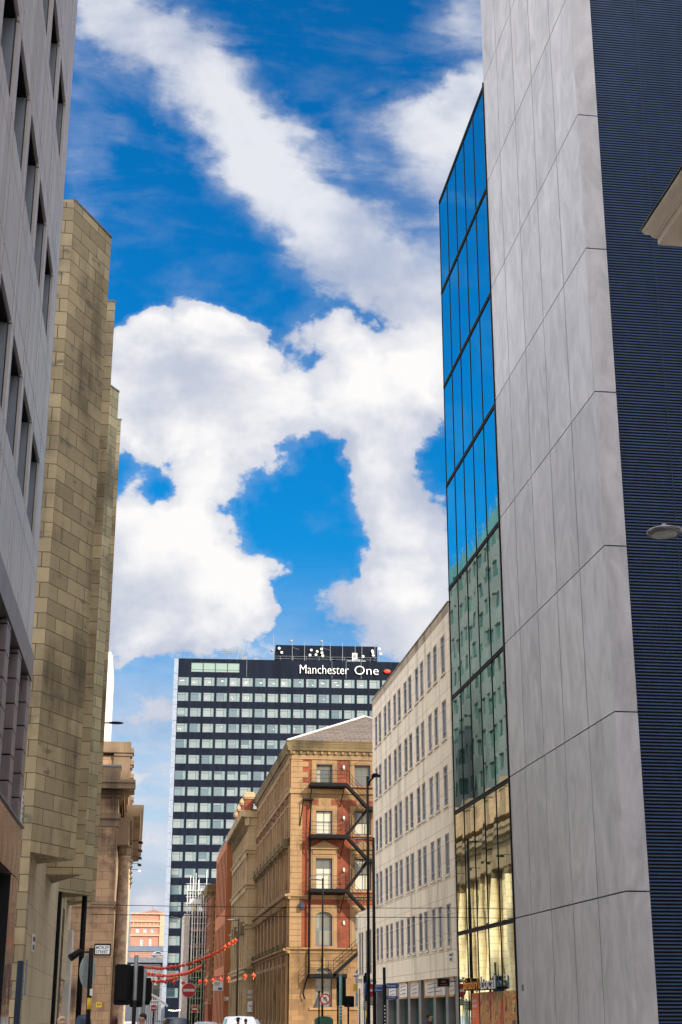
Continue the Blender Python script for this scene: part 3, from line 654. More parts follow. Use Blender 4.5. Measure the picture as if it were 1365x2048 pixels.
mb = MB(); mb.box(-16, -.90, 96.3, 131, 15.93, 17.82); mb.build('attic', M['gal'], ga)
for k, y in enumerate((96.1, 101, 107, 113, 119, 125)):
    mb = MB(); mb.box(-1.9, -.82, y, y + 1.1, 15.94, 17.78); mb.box(-1.9, -.70, y - .08, y + 1.2, 17.784, 17.98); mb.box(-6 if k == 0 else -1.9, -.60, y - .16, y + 1.3, 17.984, 18.30); mb.box(-6 if k == 0 else -1.9, -.80, y - .05, y + 1.2, 18.304, 18.72)
    mb.build('attic_pilaster', M['gal_trim'], ga)
COLY = [97.2 + 4.6 * k for k in range(7)]
for y in COLY:
    mb = MB(); c = (-.94, y, 0)
    mb.lathe(c, [(.50, .9), (.50, 1.0), (.44, 1.1), (.40, 1.25), (.40, 5), (.37, 9), (.335, 11.3), (.36, 11.36), (.36, 11.5)], 20)
    mb.box(-1.5, -.38, y - .56, y + .56, 0, .9)
    mb.build('column', M['gal_col'] if y == COLY[0] else M['gal_front'], ga)  # far columns take the sunlit stone colour, the first a darker one
    mb = MB(); mb.lathe((-.94, y, 0), [(.33, 11.51), (.40, 11.62), (.46, 11.95), (.52, 12.02)], 16); mb.box(-1.46, -.42, y - .52, y + .52, 12.03, 12.12); mb.build('capital', M['gal_trim'], ga)
mb = MB(); mb.box(-1.425, -.68, 96.5, 128, 12.13, 12.9); mb.box(-1.425, -.71, 96.53, 128, 12.904, 13.85); mb.build('entablature', M['gal_trim'], ga)
mb = MB()
G1 = Fac(-.71, 0, 90)
G1.profile(mb, 98.2, 129, [(.2, 13.86), (-.2, 13.90), (-.25, 14.15), (-.72, 14.2), (-.76, 14.5), (-.9, 14.62), (-.92, 14.92), (.2, 14.925)])
mb.build('portico_cornice', M['gal_trim'], ga)
for k in range(5):
    fl_ = thing('floodlight', ['topmost floodlight under the gallery portico cornice', 'second floodlight from the top on the gallery portico', 'middle floodlight of the five on the gallery portico', 'fourth floodlight down on the gallery portico', 'lowest and palest floodlight of the five on the gallery'][k], 'floodlight', (-.6, 99.5 + 5.2 * k, 12.5), group='floodlights on the gallery portico')
    y = 99.5 + 5.2 * k
    mb = MB(); mb.tube((-.7, y, 12.72), (.02, y, 12.72), .02); mb.build('arm', M['black'], fl_)
    mb = MB(); mb.prism([(-.04, y - .15), (.24, y - .15), (.24, y + .15), (-.04, y + .15)], 12.52, 12.62); mb.ball((.08, y, 12.64), .12, 1.3, 1, .6, 8, 5); mb.build('housing', M['black'] if k < 4 else M['offwhite'], fl_)
ms = thing('street_sign', 'white Mosley Street nameplate in a black frame on the brown gallery wall', 'sign', (-1.95, 94.9, 5.3))
mb = MB(); G0.box(mb, -2.47, -1.46, -.09, -.0, 5.26, 5.94); mb.build('frame', M['black'], ms)
mb = MB(); G0.box(mb, -2.40, -1.53, -.105, -.092, 5.32, 5.84); mb.build('plate', M['white'], ms)
mb = MB(); put_text(mb, 'MOSLEY', G0, -2.36, 5.61, 1, d=-.11, depth=.003, width=.80, height=.19, bold=.012); put_text(mb, 'STREET', G0, -2.36, 5.36, 1, d=-.11, depth=.003, width=.74, height=.19, bold=.012); mb.build('lettering', M['textblack'], ms)
hy = thing('hydrant_plate', 'small yellow hydrant plate with a black letter H on the gallery wall', 'sign', (-2, 94.95, 2.2))
mb = MB(); G0.box(mb, -2.17, -1.86, -.02, -.003, 2.2, 2.5); mb.build('plate', M['yellow'], hy)
mb = MB(); put_text(mb, 'H', G0, -2.10, 2.25, 1, d=-.025, depth=.003, width=.17, height=.2, bold=.02); mb.build('lettering', M['textblack'], hy)
# office block and white tower beyond the gallery
ob = thing('grey_office_block', 'grey panelled office block with green windows standing beyond the gallery, mirrored in the tower glass', 'office building', (-10, 136, 0))
O = Fac(-10, 0, 90)
oz = [3.4 * k + 1.3 for k in range(15)]; oy = [137 + 2.9 * k for k in range(12)]
oh = [(y, y + 1.9, z, z + 1.75) for y in oy for z in oz if z > 14]
M['grey_panel'] = ashlar('grey_block_panel', (.10, .12, .125), (.15, .17, .175), 1.45, 1.7, (.12, .13, .13), .05, off=0., soot=.25, bumpd=.02)
M['green_glass'] = glass('green_glass', (.3, .5, .48), (.015, .06, .055), .0, blind=(.05, .14, .125))
mb = MB(); O.wall(mb, 136, 172, 0, 52.5, oh, .3); mb.face((-10, 136, 0), (-26, 136, 0), (-26, 136, 52.5), (-10, 136, 52.5)); mb.face((-10, 136, 52.5), (-26, 136, 52.5), (-26, 172, 52.5), (-10, 172, 52.5)); mb.face((-10, 172, 0), (-26, 172, 0), (-26, 172, 52.5), (-10, 172, 52.5)); mb.face((-26, 136, 0), (-26, 172, 0), (-26, 172, 52.5), (-26, 136, 52.5))
mb.build('wall', M['grey_panel'], ob)
M['block_frame'] = plain('block_frame', (.05, .06, .06), .5)
wo = WinSet(ob, O)
for h in oh: wo.put(*h, (M['block_frame'], M['green_glass']), 'office', dep=.2)
rl = MB()
for z in (53.2, 53.9): rl.tube((-10.2, 136.2, z), (-10.2, 171.8, z), .03, 4)
for k in range(13): rl.tube((-10.2, 136.2 + k * 2.96, 52.5), (-10.2, 136.2 + k * 2.96, 53.9), .03, 4)
rl.build('roof_railing', M['grey'], ob)
M['render_white'] = plain('white_render', (.78, .74, .70), .7)
mb = MB(); mb.box(-5.2, -3.62, 150, 162, 0, 37.2); mb.box(-5.0, -3.8, 150.2, 161.8, 37.2, 37.6); wt2 = solo(mb, 'white_tower_block', M['render_white'], 'bright white slab tower glimpsed between the stone fins and the sky', 'building', base=(-3.62, 150, 0))
# ================================================================ right: near classical building with cream cornice
cc = thing('cream_classical_building', 'cream painted classical building with moulded eaves cornice at the right edge', 'building', (8.6, 19.2, 0))
M['cream'] = plain('cream_paint', (.94, .86, .72), .5, var=.04)
M['moss'] = plain('mossy_slate', (.09, .10, .07), .9, var=.7)
K = Fac(7.37, 0, -90)
prof = [(0.0, 13.46), (.02, 13.42), (.08, 13.44), (.10, 13.41), (.13, 13.37), (.17, 13.39), (.185, 13.36), (.215, 13.36), (.225, 13.34), (.25, 13.34), (.25, 13.24), (.9, 13.25), (1.4, 13.25), (1.4, 13.6), (.05, 13.52)]
cy = [(0, 13.47), (.012, 13.43)] + [(.02 + .13 * t, 13.43 - .05 * (t + .28 * math.sin(2 * math.pi * t))) for t in [k / 8 for k in range(9)]] + [(.155, 13.375), (.165, 13.36), (.195, 13.36), (.2, 13.345), (.25, 13.345), (.25, 13.235), (.9, 13.235), (1.4, 13.235), (1.4, 13.6), (.05, 13.53)]
mb = MB(); K.profile(mb, -19.2, 8, cy); mb.build('cornice', M['cream'], cc)
for k in range(12):
    y = 19.02 - k * .62
    mb = MB(); K.box(mb, -y, -y + .3, .58, 1.05, 13.10, 13.234); K.box(mb, -y + .02, -y + .28, .63, 1.05, 12.98, 13.10); K.box(mb, -y + .04, -y + .26, .68, 1.05, 12.86, 12.98); mb.build('bracket', M['cream'], cc)
mb = MB(); K.profile(mb, -19.23, 8, [(-.025, 13.475), (-.02, 13.50), (.05, 13.55), (1.4, 14.1), (1.4, 13.61), (.05, 13.535)]); mb.build('roof', M['moss'], cc)
mb = MB(); K.box(mb, -18.9, 8, 1.06, 6, 0, 13.234); mb.build('wall', M['cream'], cc)
random.seed(3); mb = MB()
for k in range(260):
    t = random.random(); y = 18.9 - 5 * t ** 1.3; 
    if math.sin(y * 3.1) + math.sin(y * 7.7) < -.1: continue
    c = Vector((7.36 + random.random() * .05, y, 13.51 + random.random() * .03)); s_ = .008 + .018 * random.random(); a = random.random() * 6
    mb.face(c, c + Vector((math.cos(a) * s_, math.sin(a) * s_, s_ * .5)), c + Vector((math.cos(a + 1) * s_, math.sin(a + 1) * s_, s_ * 1.3)))
o = mb.build('moss', plain('green_moss', (.03, .12, .02), .9), cc, stuff=True)

# ================================================================ right, far: brick and stone warehouse with the fire escape
wh = thing('brick_stone_warehouse', 'Victorian brick and ochre stone warehouse with black iron fire escape on its end wall', 'warehouse', (12.93, 127, 0))
M['brick'] = ashlar('red_brick', (.30, .065, .026), (.17, .036, .016), .23, .078, (.20, .11, .07), .008, soot=.95, sootcol=(.055, .022, .015), streak=.5, bumpd=.004)
M['ochre'] = ashlar('ochre_stone', (.30, .178, .082), (.20, .118, .055), 1.1, .42, (.16, .10, .05), .010, soot=.85, sootcol=(.075, .045, .02), streak=.4, bumpd=.008)
M['ochre2'] = ashlar('ochre_trim', (.34, .215, .105), (.25, .155, .075), 3., 5., (.2, .13, .06), .008, soot=.8, sootcol=(.09, .06, .03), streak=.4, bumpd=.005)
M['sootstone'] = ashlar('sooty_stone', (.20, .145, .07), (.17, .12, .06), 1.4, 5., (.08, .05, .03), .01, soot=.8, sootcol=(.04, .035, .02), streak=.3)
M['slate'] = ashlar('roof_slate', (.10, .078, .066), (.17, .135, .115), .85, .52, (.03, .025, .022), .03, soot=.5, sootcol=(.10, .09, .08), streak=.2, bumpd=.02)
M['blue_frame'] = plain('blue_grey_frame', (.10, .13, .19), .5)
M['sash_glass'] = glass('sash_glass', (.7, .75, .78), (.14, .14, .12), .04, blind=(.58, .55, .43))
M['dark_sash'] = glass('dark_sash_glass', (.6, .65, .7), (.05, .045, .035), .12, blind=(.22, .19, .14))
A = Fac(12.93, 127, 0); x0 = 12.93
WR = 28.2 - x0
wx = [(15.14 - x0, 16.56 - x0), (18.52 - x0, 19.94 - x0), (21.9 - x0, 23.3 - x0), (25.3 - x0, 26.7 - x0)]
wz = [(2.34, 5.5), (7.26, 10.02), (11.86, 14.47), (16.55, 18.51), (20.80, 22.55)]
holes = [(a, b, c, e) for a, b in wx for c, e in wz]
mb = MB(); A.wall(mb, 0, WR, 7.1, 22.98, [h for h in holes if h[2] > 7], .30)
mb.face((28.2, 127, 0), (28.2, 163, 0), (28.2, 163, 24.3), (28.2, 127, 24.3)); mb.build('brick_wall', M['brick'], wh)
mb = MB(); A.wall(mb, 0, WR, 0, 6.98, [h for h in holes if h[2] < 7], .30, d=-.06); mb.build('stone_wall', M['ochre'], wh)
# quoins, surrounds, strings
for (z0, z1), off in zip(((7.12, 11.0), (11.36, 15.9), (15.9, 19.9), (20.42, 22.95)), (0, 0, 0, 0)):
    mb = MB(); z = z0; k = 0
    while z < z1 - .1:
        zz = min(z + .47, z1); A.box(mb, -.03, 1.0 if k % 2 else 1.5 if z0 > 20 else .72 + .28 * (k % 2) + .28, -.07, .02, z + .012, zz - .012); z = zz; k += 1
    mb.build('quoin_stack', M['ochre2'], wh)
for (c, e), hd in zip(wz[1:], (.55, .75, .45, .35)):
    for a, b in wx:
        mb = MB()
        zb = c - .06
        A.box(mb, a - .42, a - .004, -.08, .06, zb, e + hd); A.box(mb, b + .004, b + .42, -.08, .06, zb, e + hd); A.box(mb, a - .004, b + .004, -.08, .06, e, e + hd)
        A.box(mb, a - .30, a - .1, -.11, -.082, zb, e + .12); A.box(mb, b + .1, b + .30, -.11, -.082, zb, e + .12); A.box(mb, a - .30, b + .30, -.115, -.082, e + .12, e + .26)
        A.box(mb, a - .42, b + .42, -.14, .06, zb - .16, zb - .004)
        if 7 < c < 8: A.arch(mb, a, b, e - .42, e - .003, -.08, .2)
        if 11 < c < 12: A.box(mb, a - .5, b + .5, -.26, .05, e + hd + .002, e + hd + .16); mb.face(A.P(a - .5, -.2, e + hd + .16), A.P(b + .5, -.2, e + hd + .16), A.P((a + b) / 2, -.2, e + hd + .75)); A.box(mb, a - .3, b + .3, -.16, -.082, e + .35, e + .65)
        mb.build('window_surround', M['ochre2'], wh)
for a, b in wx:
    mb = MB(); A.box(mb, a - .45, b + .45, -.10, -.062, 5.5, 5.9); A.arch(mb, a, b, 5.0, 5.497, -.075, .2)
    A.box(mb, (a + b) / 2 - .16, (a + b) / 2 + .16, -.2, -.102, 5.42, 6.3); A.box(mb, a - .5, b + .5, -.18, -.062, 2.1, 2.3); mb.build('window_surround', M['ochre2'], wh)
mb = MB()
A.box(mb, -.12, WR, -.18, .1, 19.97, 20.38)
mb.build('string_course', M['ochre2'], wh)
mb = MB(); A.profile(mb, -.25, WR, [(.05, 11.03), (-.1, 11.05), (-.14, 11.2), (-.30, 11.26), (-.32, 11.36), (.05, 11.38)]); mb.build('string_course', M['ochre2'], wh)
mb = MB(); A.profile(mb, -.3, WR, [(.05, 6.60), (-.12, 6.62), (-.16, 6.85), (-.38, 6.95), (-.40, 7.06), (.05, 7.10)]); mb.build('string_course', M['ochre2'], wh)
mb = MB(); A.box(mb, 0, WR, -.05, .02, 18.98, 19.95); A.box(mb, 0, WR, -.055, .02, 14.85, 15.9) if False else None; mb.build('frieze', M['ochre'], wh)
mb = MB(); A.box(mb, 1.7, WR, -.06, -.052, 19.02, 19.46); mb.build('brick_band', M['brick'], wh)
for cx in (2.95, 6.3, 9.7):
    mb = MB(); A.box(mb, cx - .55, cx + .55, -.10, -.062, 18.95, 19.6); c0 = A.P(cx, -.12, 19.27); mb.lathe((c0[0], c0[1], c0[2]), [(.24, -.02), (.24, .0), (.17, .0), (.17, .02)], 14, 'Y'); mb.build('roundel', M['ochre2'], wh)
for z in range(8, 23, 1): pass
mb = MB(); A.box(mb, 0, WR, -.12, .05, 22.96, 23.35); mb.build('frieze', M['ochre2'], wh)
def cornice_prof(z, pr, h=1.0): return [(.05, z), (-.14, z + .02), (-.16, z + .28 * h), (-.42 * pr, z + .34 * h), (-.45 * pr, z + .58 * h), (-.5 * pr, z + .66 * h), (-.58 * pr, z + .9 * h), (-.62 * pr, z + .93 * h), (-.62 * pr, z + 1.05 * h), (.05, z + 1.05 * h)]
mb = MB(); A.profile(mb, -.45, WR + .3, cornice_prof(23.36, .72)); mb.build('cornice', M['sootstone'], wh)
for k in range(19):
    mb = MB(); u = .1 + k * .62; A.box(mb, u, u + .2, -.30, -.13, 23.40, 23.62); mb.build('modillion', M['ochre2'], wh)
mb = MB(); A.profile(mb, -.5, WR + .3, [(.1, 24.42), (-.48, 24.42), (-.52, 24.56), (.1, 24.58)]); mb.build('gutter', M['sootstone'], wh)
ez, rx, ry, rz_ = 24.5, 20.6, 134.6, 28.35
mb = MB(); X0, X1, Y0, Y1 = 12.5, 28.6, 126.6, 163.4
mb.face((X0, Y0, ez), (X1, Y0, ez), (rx, ry, rz_)); mb.face((X0, Y1, ez), (X0, Y0, ez), (rx, ry, rz_), (rx, 156, rz_)); mb.face((X1, Y0, ez), (X1, Y1, ez), (rx, 156, rz_), (rx, ry, rz_)); mb.face((X1, Y1, ez), (X0, Y1, ez), (rx, 156, rz_))
mb.build('roof', M['slate'], wh)
mb = MB(); mb.tube((X0, Y0, ez + .05), (rx, ry, rz_ + .06), .10, 6); mb.tube((X1, Y0, ez + .05), (rx, ry, rz_ + .06), .10, 6); mb.tube((rx, ry, rz_ + .06), (rx, 156, rz_ + .06), .12, 6); mb.build('roof_ridge', plain('pale_ridge', (.5, .45, .42), .6), wh)
wsA = WinSet(wh, A)
for i, (a, b) in enumerate(wx):
    for k, (c, e) in enumerate(wz): wsA.put(a, b, c, e, (M['blue_frame'], M['sash_glass'] if k else M['dark_sash']), 'sash', dep=.24, fw=.075)
for z in (22.3, 17.9, 13.5, 9.1):
    mb = MB(); c = A.P(4.63, -.12, z); mb.ball(c, .14, .8, .5, 1.4, 8, 6); mb.build('bulkhead_lamp', M['offwhite'], wh)
mb = MB()
for p_, q_ in zip([(4.6, 22.3), (4.5, 22.5), (5.4, 22.5), (5.9, 22.75), (6.6, 23.3)], [(4.5, 22.5), (5.4, 22.5), (5.9, 22.75), (6.6, 23.3)]): mb.tube(A.P(p_[0], -.12, p_[1]), A.P(q_[0], -.12, q_[1]), .012, 4)
mb.build('cable', M['black'], wh)
mb = MB(); A.box(mb, .85, 1.15, -.5, -.12, 10.2, 10.75); mb.build('alarm_box', M['navy'], wh)
# street side, seen at a grazing angle
B = Fac(12.93, 0, -90)
bays = [127.9 + 3.88 * k for k in range(9)]
hs_up, hs_low, wins = [], [], []
for y in bays:
    for z0, z1 in ((20.75, 22.7), (16.4, 18.9), (11.9, 15.0)):
        for a in (y + .25, y + 1.85): hs_up.append((-a - 1.1, -a, z0, z1))
    for a in (y + .25, y + 1.85): hs_up.append((-a - 1.1, -a, 7.5, 10.3))
    hs_low.append((-y - 2.6, -y - .6, 1.2, 5.6))
mb = MB(); B.wall(mb, -163, -127, 11.4, 22.98, [h for h in hs_up if h[2] > 11], .3)
mb.face((12.93, 163, 0), (28.2, 163, 0), (28.2, 163, 24.3), (12.93, 163, 24.3)); mb.build('street_brick_wall', M['brick'], wh)
mb = MB(); B.wall(mb, -163, -127, 7.12, 11.04, [h for h in hs_up if h[2] < 11], .3, d=-.02); B.wall(mb, -163, -127, 0, 6.58, hs_low, .4, d=-.08); mb.build('street_stone_wall', M['ochre'], wh)
for y in bays + [bays[-1] + 3.88]:
    mb = MB()
    B.box(mb, -y - .12, -y + .62, -.10, .02, 11.4, 15.5); B.box(mb, -y - .12, -y + .50, -.10, .02, 16.2, 19.9); B.box(mb, -y - .12, -y + .50, -.10, .02, 20.5, 22.96); B.box(mb, -y - .1, -y + .6, -.14, .0, 7.13, 11.0); B.box(mb, -y - .1, -y + .7, -.22, -.082, 0, 6.5)
    mb.build('pilaster', M['ochre2'], wh)
for y in bays:
    for (z0, z1) in ((20.75, 22.7), (16.4, 18.9), (11.9, 15.0)):
        mb = MB(); B.box(mb, -y - 1.82, -y - 1.38, -.12, .1, z0 - .1, z1 + .25); B.box(mb, -y - 3.1, -y - .1, -.13, .02, z1 + .002, z1 + .28); B.box(mb, -y - 3.1, -y - .1, -.16, .02, z0 - .25, z0 - .004); B.box(mb, -y - .24, -y - .1, -.11, .02, z0, z1); B.box(mb, -y - 3.1, -y - 2.97, -.11, .02, z0, z1); mb.build('window_surround', M['ochre2'], wh)
    mb = MB(); B.box(mb, -y - 1.75, -y - 1.35, -.36, -.11, 19.25, 19.72); mb.build('roundel', M['sootstone'], wh)
    mb = MB(); B.box(mb, -y - 2.9, -y - .3, -.5, .02, 15.42, 15.62); B.box(mb, -y - 2.6, -y - .6, -.62, .02, 15.63, 16.25); B.box(mb, -y - 2.7, -y - 2.4, -.35, .02, 15.05, 15.41); B.box(mb, -y - .8, -y - .5, -.35, .02, 15.05, 15.41); mb.build('window_hood', M['sootstone'], wh)
    for k in range(6):
        mb = MB(); u = -y - 3.6 + k * .62; B.box(mb, u, u + .22, -.42, -.1, 10.55, 11.0); mb.build('bracket', M['ochre2'], wh)
    for a_, b_, c_ in ((1.3, .9, 7.5), (2.3, 1.95, 7.42)): mb = MB(); B.box(mb, -y - a_, -y - b_, -.6, -.2, 7.08, c_); mb.build('balustrade_block', M['sootstone'], wh)
    mb = MB(); B.arch(mb, -y - 2.6, -y - .6, 4.6, 5.598, -.1, .2); B.box(mb, -y - 2.8, -y - .4, -.2, -.082, 5.62, 5.9); mb.build('door_arch', M['ochre2'], wh)
wsB = WinSet(wh, B)
for h in hs_up: wsB.put(*h, (M['blue_frame'], M['dark_sash']), 'sash', dep=.12)
for h in hs_low: wsB.put(*h, (M['blue_frame'], M['dark_sash']), 'cross', dep=.35, d=-.08)
for z, pr in ((11.05, .75), (6.6, .9)):
    mb = MB(); B.profile(mb, -163.2, -126.75, [(.05, z), (-.16, z + .02), (-.2, z + .18), (-.6 * pr, z + .24), (-.64 * pr, z + .4), (.05, z + .46)]); mb.build('street_cornice', M['ochre2'], wh)
mb = MB(); B.box(mb, -163.1, -126.9, -.16, .02, 19.98, 20.4); mb.build('street_string_course', M['ochre2'], wh)
mb = MB(); B.profile(mb, -163.3, -126.55, cornice_prof(23.36, .8)); mb.build('street_cornice', M['sootstone'], wh)
mb = MB(); B.box(mb, -163, -127, -.10, .02, 22.99, 23.35); mb.build('street_frieze', M['ochre2'], wh)
# fire escape
fe = MB(); fe.cur = 0
FE = bpy.data.objects.new('fire_escape', MB().mesh('fire_escape', [M['black']])); bpy.data.objects.remove(FE)
def add_sub(mb, name, par): return mb.build(name, M['black'], par)
spine = MB(); spine.tube(A.P(1.62, -.35, 5.0), A.P(1.62, -.35, 16.3), .085, 8)
fire = spine.build('fire_escape', M['black'], wh)
mb = MB(); mb.path([A.P(1.62, -.35, 5.0), A.P(1.35, -.35, 4.2), A.P(1.15, -.35, 3.4), A.P(1.3, -.35, 2.95)], .07, 6); add_sub(mb, 'drain_pipe', fire)
lz = [4.95, 11.85, 16.38, 20.80]
PL = (1.60, 4.75); D0, D1 = -1.25, -.05
stairR = 6.65
def rails(mb, a, b, dd, h=1.05):
    for k in (.35, .7, 1.05): mb.tube((a[0], a[1], a[2] + k), (b[0], b[1], b[2] + k), .022, 4)
def posts(mb, a, b, n):
    for i in range(n):
        t = i / (n - 1); p = [a[j] + (b[j] - a[j]) * t for j in range(3)]; mb.tube(p, (p[0], p[1], p[2] + 1.06), .022, 4)
for i, z in enumerate(lz):
    mb = MB(); A.box(mb, PL[0], PL[1], D0, D1, z - .34, z - .30) ; A.box(mb, PL[0], PL[1], D0, D0 + .06, z - .36, z); A.box(mb, PL[0], PL[0] + .06, D0 + .062, D1, z - .36, z); A.box(mb, PL[0] + .062, PL[1], D0 + .062, D1, z - .04, z)
    for k in range(9): A.box(mb, PL[0] + .2 + k * .35, PL[0] + .26 + k * .35, D0 + .062, D1, z - .298, z - .05)
    add_sub(mb, 'landing', fire)
    mb = MB(); a = A.P(PL[0], D0 + .03, z); b = A.P(PL[1], D0 + .03, z); rails(mb, a, b, 0); posts(mb, a, b, 3); c = A.P(PL[0] + .03, D1, z); rails(mb, a, c, 0); add_sub(mb, 'railing', fire)
    if i: 
        mb = MB(); mb.tube(A.P(PL[1] - .2, D0 + .1, z - .35), A.P(PL[1] - .45, -.06, z - 1.9), .04, 6); mb.tube(A.P(PL[0] + .1, D0 + .1, z - .35), A.P(PL[0] + .0, -.06, z - 2.1), .045, 6); add_sub(mb, 'strut', fire)
    mb = MB()
    for k in range(3): mb.path([A.P(4.2, -.3, z + .45 + .4 * k), A.P(4.3, -.5, z + .55 + .4 * k), A.P(4.7, -.7, z + .55 + .4 * k)], .02, 4)
    if i == 3 or i == 2: mb.path([A.P(PL[1] - .1, D0, z + 1.05), A.P(PL[1] + .25, D0, z + 1.05), A.P(PL[1] + .3, D0, z - .3)], .02, 4)
    add_sub(mb, 'hoop_rail', fire)
def flight(ua, za, ub, zb, dd, rail=True):
    mb = MB(); W_ = .62
    for d_ in (dd, dd + W_):
        a = A.P(ua, d_, za); b = A.P(ub, d_, zb)
        n_ = Vector((0, 0, .30)); q0, q1 = Vector(a), Vector(b)
        for e in (0, .045):
            pass
        p0, p1 = A.P(ua, d_, za - .32), A.P(ub, d_, zb - .32); p2, p3 = A.P(ua, d_ + .05, za), A.P(ub, d_ + .05, zb); p4, p5 = A.P(ua, d_ + .05, za - .32), A.P(ub, d_ + .05, zb - .32)
        mb.face(p0, p1, b, a); mb.face(p4, p5, p3, p2); mb.face(a, b, p3, p2); mb.face(p0, p1, p5, p4)
    n = 14
    for k in range(n):
        t = (k + .5) / n; u = ua + (ub - ua) * t; z = za + (zb - za) * t; A.box(mb, u - .13, u + .13, dd + .052, dd + W_ - .002, z - .19, z - .15)
    add_sub(mb, 'stair_flight', fire)
    mb = MB(); a = A.P(ua, dd, za); b = A.P(ub, dd, zb); rails(mb, a, b, 0); posts(mb, a, b, 5); add_sub(mb, 'stair_railing', fire)
for i in (3, 2, 1):
    zt = lz[i]; zb = lz[i - 1]; mid = (zt + zb) / 2 + .35
    flight(PL[1], zt, stairR, zt - 2.0, -1.25)
    mb = MB(); A.box(mb, stairR, stairR + 1.1, D0, D1, zt - 2.3, zt - 2.0); add_sub(mb, 'half_landing', fire)
    mb = MB(); a = A.P(stairR + 1.1, D0, zt - 2); b = A.P(stairR, D0, zt - 2); rails(mb, a, b, 0); posts(mb, a, b, 3); add_sub(mb, 'railing', fire)
    flight(stairR, zt - 2.0 if i > 1 else 7.6, PL[1] if i > 1 else 3.6, zb + .02, -.62 if i > 1 else -1.25)
mb = MB(); A.box(mb, stairR, stairR + 1.1, D0, D1, 7.3, 7.6); add_sub(mb, 'half_landing', fire)
mb = MB(); mb.tube(A.P(stairR + .9, D0, 0), A.P(stairR + .9, D0, 18.8), .06, 6); add_sub(mb, 'support_post', fire)
flight(stairR + .9, 9.85, stairR, 7.6, -.62)
mb = MB(); A.box(mb, 1.0, 1.9, -.6, -.1, 19.35, 19.5); mb.tube(A.P(1.05, -.5, 19.4), A.P(.78, -.1, 17.2), .05, 6); mb.tube(A.P(1.75, -.5, 19.4), A.P(1.55, -.3, 15.8), .06, 6); add_sub(mb, 'bracket', fire)

# ================================================================ second warehouse, stone, deep cornice
sw = thing('stone_warehouse', 'tall yellow stone warehouse with deep bracketed cornice and brick chimney, second along the right side', 'warehouse', (11.97, 163.2, 0))
A2 = Fac(11.97, 163.2, 0); B2 = Fac(11.97, 0, -90); YB2 = 188.7
M['buff'] = ashlar('buff_stone', (.47, .35, .20), (.41, .30, .17), 1.15, .46, (.2, .14, .08), .010, soot=.5, sootcol=(.12, .08, .04), streak=.4, bumpd=.006)
M['buff2'] = ashlar('buff_trim', (.47, .35, .20), (.43, .32, .18), 3, 5, (.2, .14, .08), .01, soot=.7, sootcol=(.07, .05, .03), streak=.4)
mb = MB(); mb.face((11.97, 163.2, 0), (27, 163.2, 0), (27, 163.2, 22.0), (11.97, 163.2, 22.0)); mb.face((27, 163.2, 0), (27, YB2, 0), (27, YB2, 23), (27, 163.2, 23)); mb.face((11.97, YB2, 0), (27, YB2, 0), (27, YB2, 23), (11.97, YB2, 23)); mb.face((11.97, 163.2, 23.3), (27, 163.2, 23.3), (27, YB2, 23.3), (11.97, YB2, 23.3))
mb.build('end_wall', M['buff'], sw)
for z in (18.45, 14.72, 10.5, 5.95):
    mb = MB(); A2.profile(mb, -.28, 4, [(.02, z), (-.1, z), (-.12, z + .3), (-.28, z + .38), (-.3, z + .5), (.02, z + .52)]); mb.build('string_course', M['buff2'], sw)
    mb = MB(); B2.profile(mb, -YB2, -163.25, [(.02, z), (-.2, z), (-.22, z + .3), (-.38, z + .38), (-.4, z + .5), (.02, z + .52)]); mb.build('street_string_course', M['buff2'], sw)
mb = MB(); A2.profile(mb, -.45, 15, [(.02, 21.5), (-.12, 21.5), (-.14, 22.3), (-.4, 22.4), (-.45, 22.95), (-.5, 23.1), (.02, 23.12)]); mb.build('cornice', M['buff2'], sw)
mb = MB(); B2.profile(mb, -YB2, -162.9, [(.02, 21.5), (-.2, 21.5), (-.24, 22.4), (-.85, 22.5), (-.9, 22.95), (-.95, 23.15), (.02, 23.17)]); mb.build('street_cornice', M['buff2'], sw)
b2 = [164.2 + 3.5 * k for k in range(7)]
hz_ = [(19.0, 21.3, 'b'), (15.4, 18.2, 'r'), (11.2, 14.5, 's'), (6.6, 10.2, 's'), (1.2, 5.3, 's')]
h2 = [(-y - a - 1.0, -y - a, z0, z1) for y in b2 for a in (.45, 1.9) for z0, z1, _ in hz_]
mb = MB(); B2.wall(mb, -YB2, -163.2, 14.72, 18.46, [h for h in h2 if 14.8 < h[2] < 18], .35); mb.build('street_brick_wall', M['brick'], sw)
mb = MB(); B2.wall(mb, -YB2, -163.2, 0, 14.72, [h for h in h2 if h[2] < 14.7], .35); mb.build('street_wall', M['buff'], sw); mb = MB(); B2.wall(mb, -YB2, -163.2, 18.46, 23.0, [h for h in h2 if h[2] > 18], .35); mb.build('street_wall', M['buff'], sw)
w2s = WinSet(sw, B2)
for h in h2: w2s.put(*h, (M['blue_frame'], M['dark_sash']), 'sash', dep=.12)
for y in b2 + [YB2 - .5]:
    mb = MB(); B2.box(mb, -y - .1, -y + .4, -.22, .02, .0, 5.9); B2.box(mb, -y - .1, -y + .35, -.16, .02, 6.5, 10.48); B2.box(mb, -y - .1, -y + .35, -.16, .02, 11.05, 14.7); B2.box(mb, -y - .1, -y + .35, -.14, .02, 15.26, 18.43); B2.box(mb, -y - .1, -y + .35, -.14, .02, 19, 21.48); mb.build('pilaster', M['buff2'], sw)
    for k in range(2):
        mb = MB(); u = -y - 1.9 * k; B2.profile(mb, u, u + .4, [(-.15, 20.9), (-.3, 21.2), (-.45, 21.9), (-.84, 22.2), (-.84, 22.49), (-.15, 22.49)]); mb.build('bracket', M['sootstone'], sw)
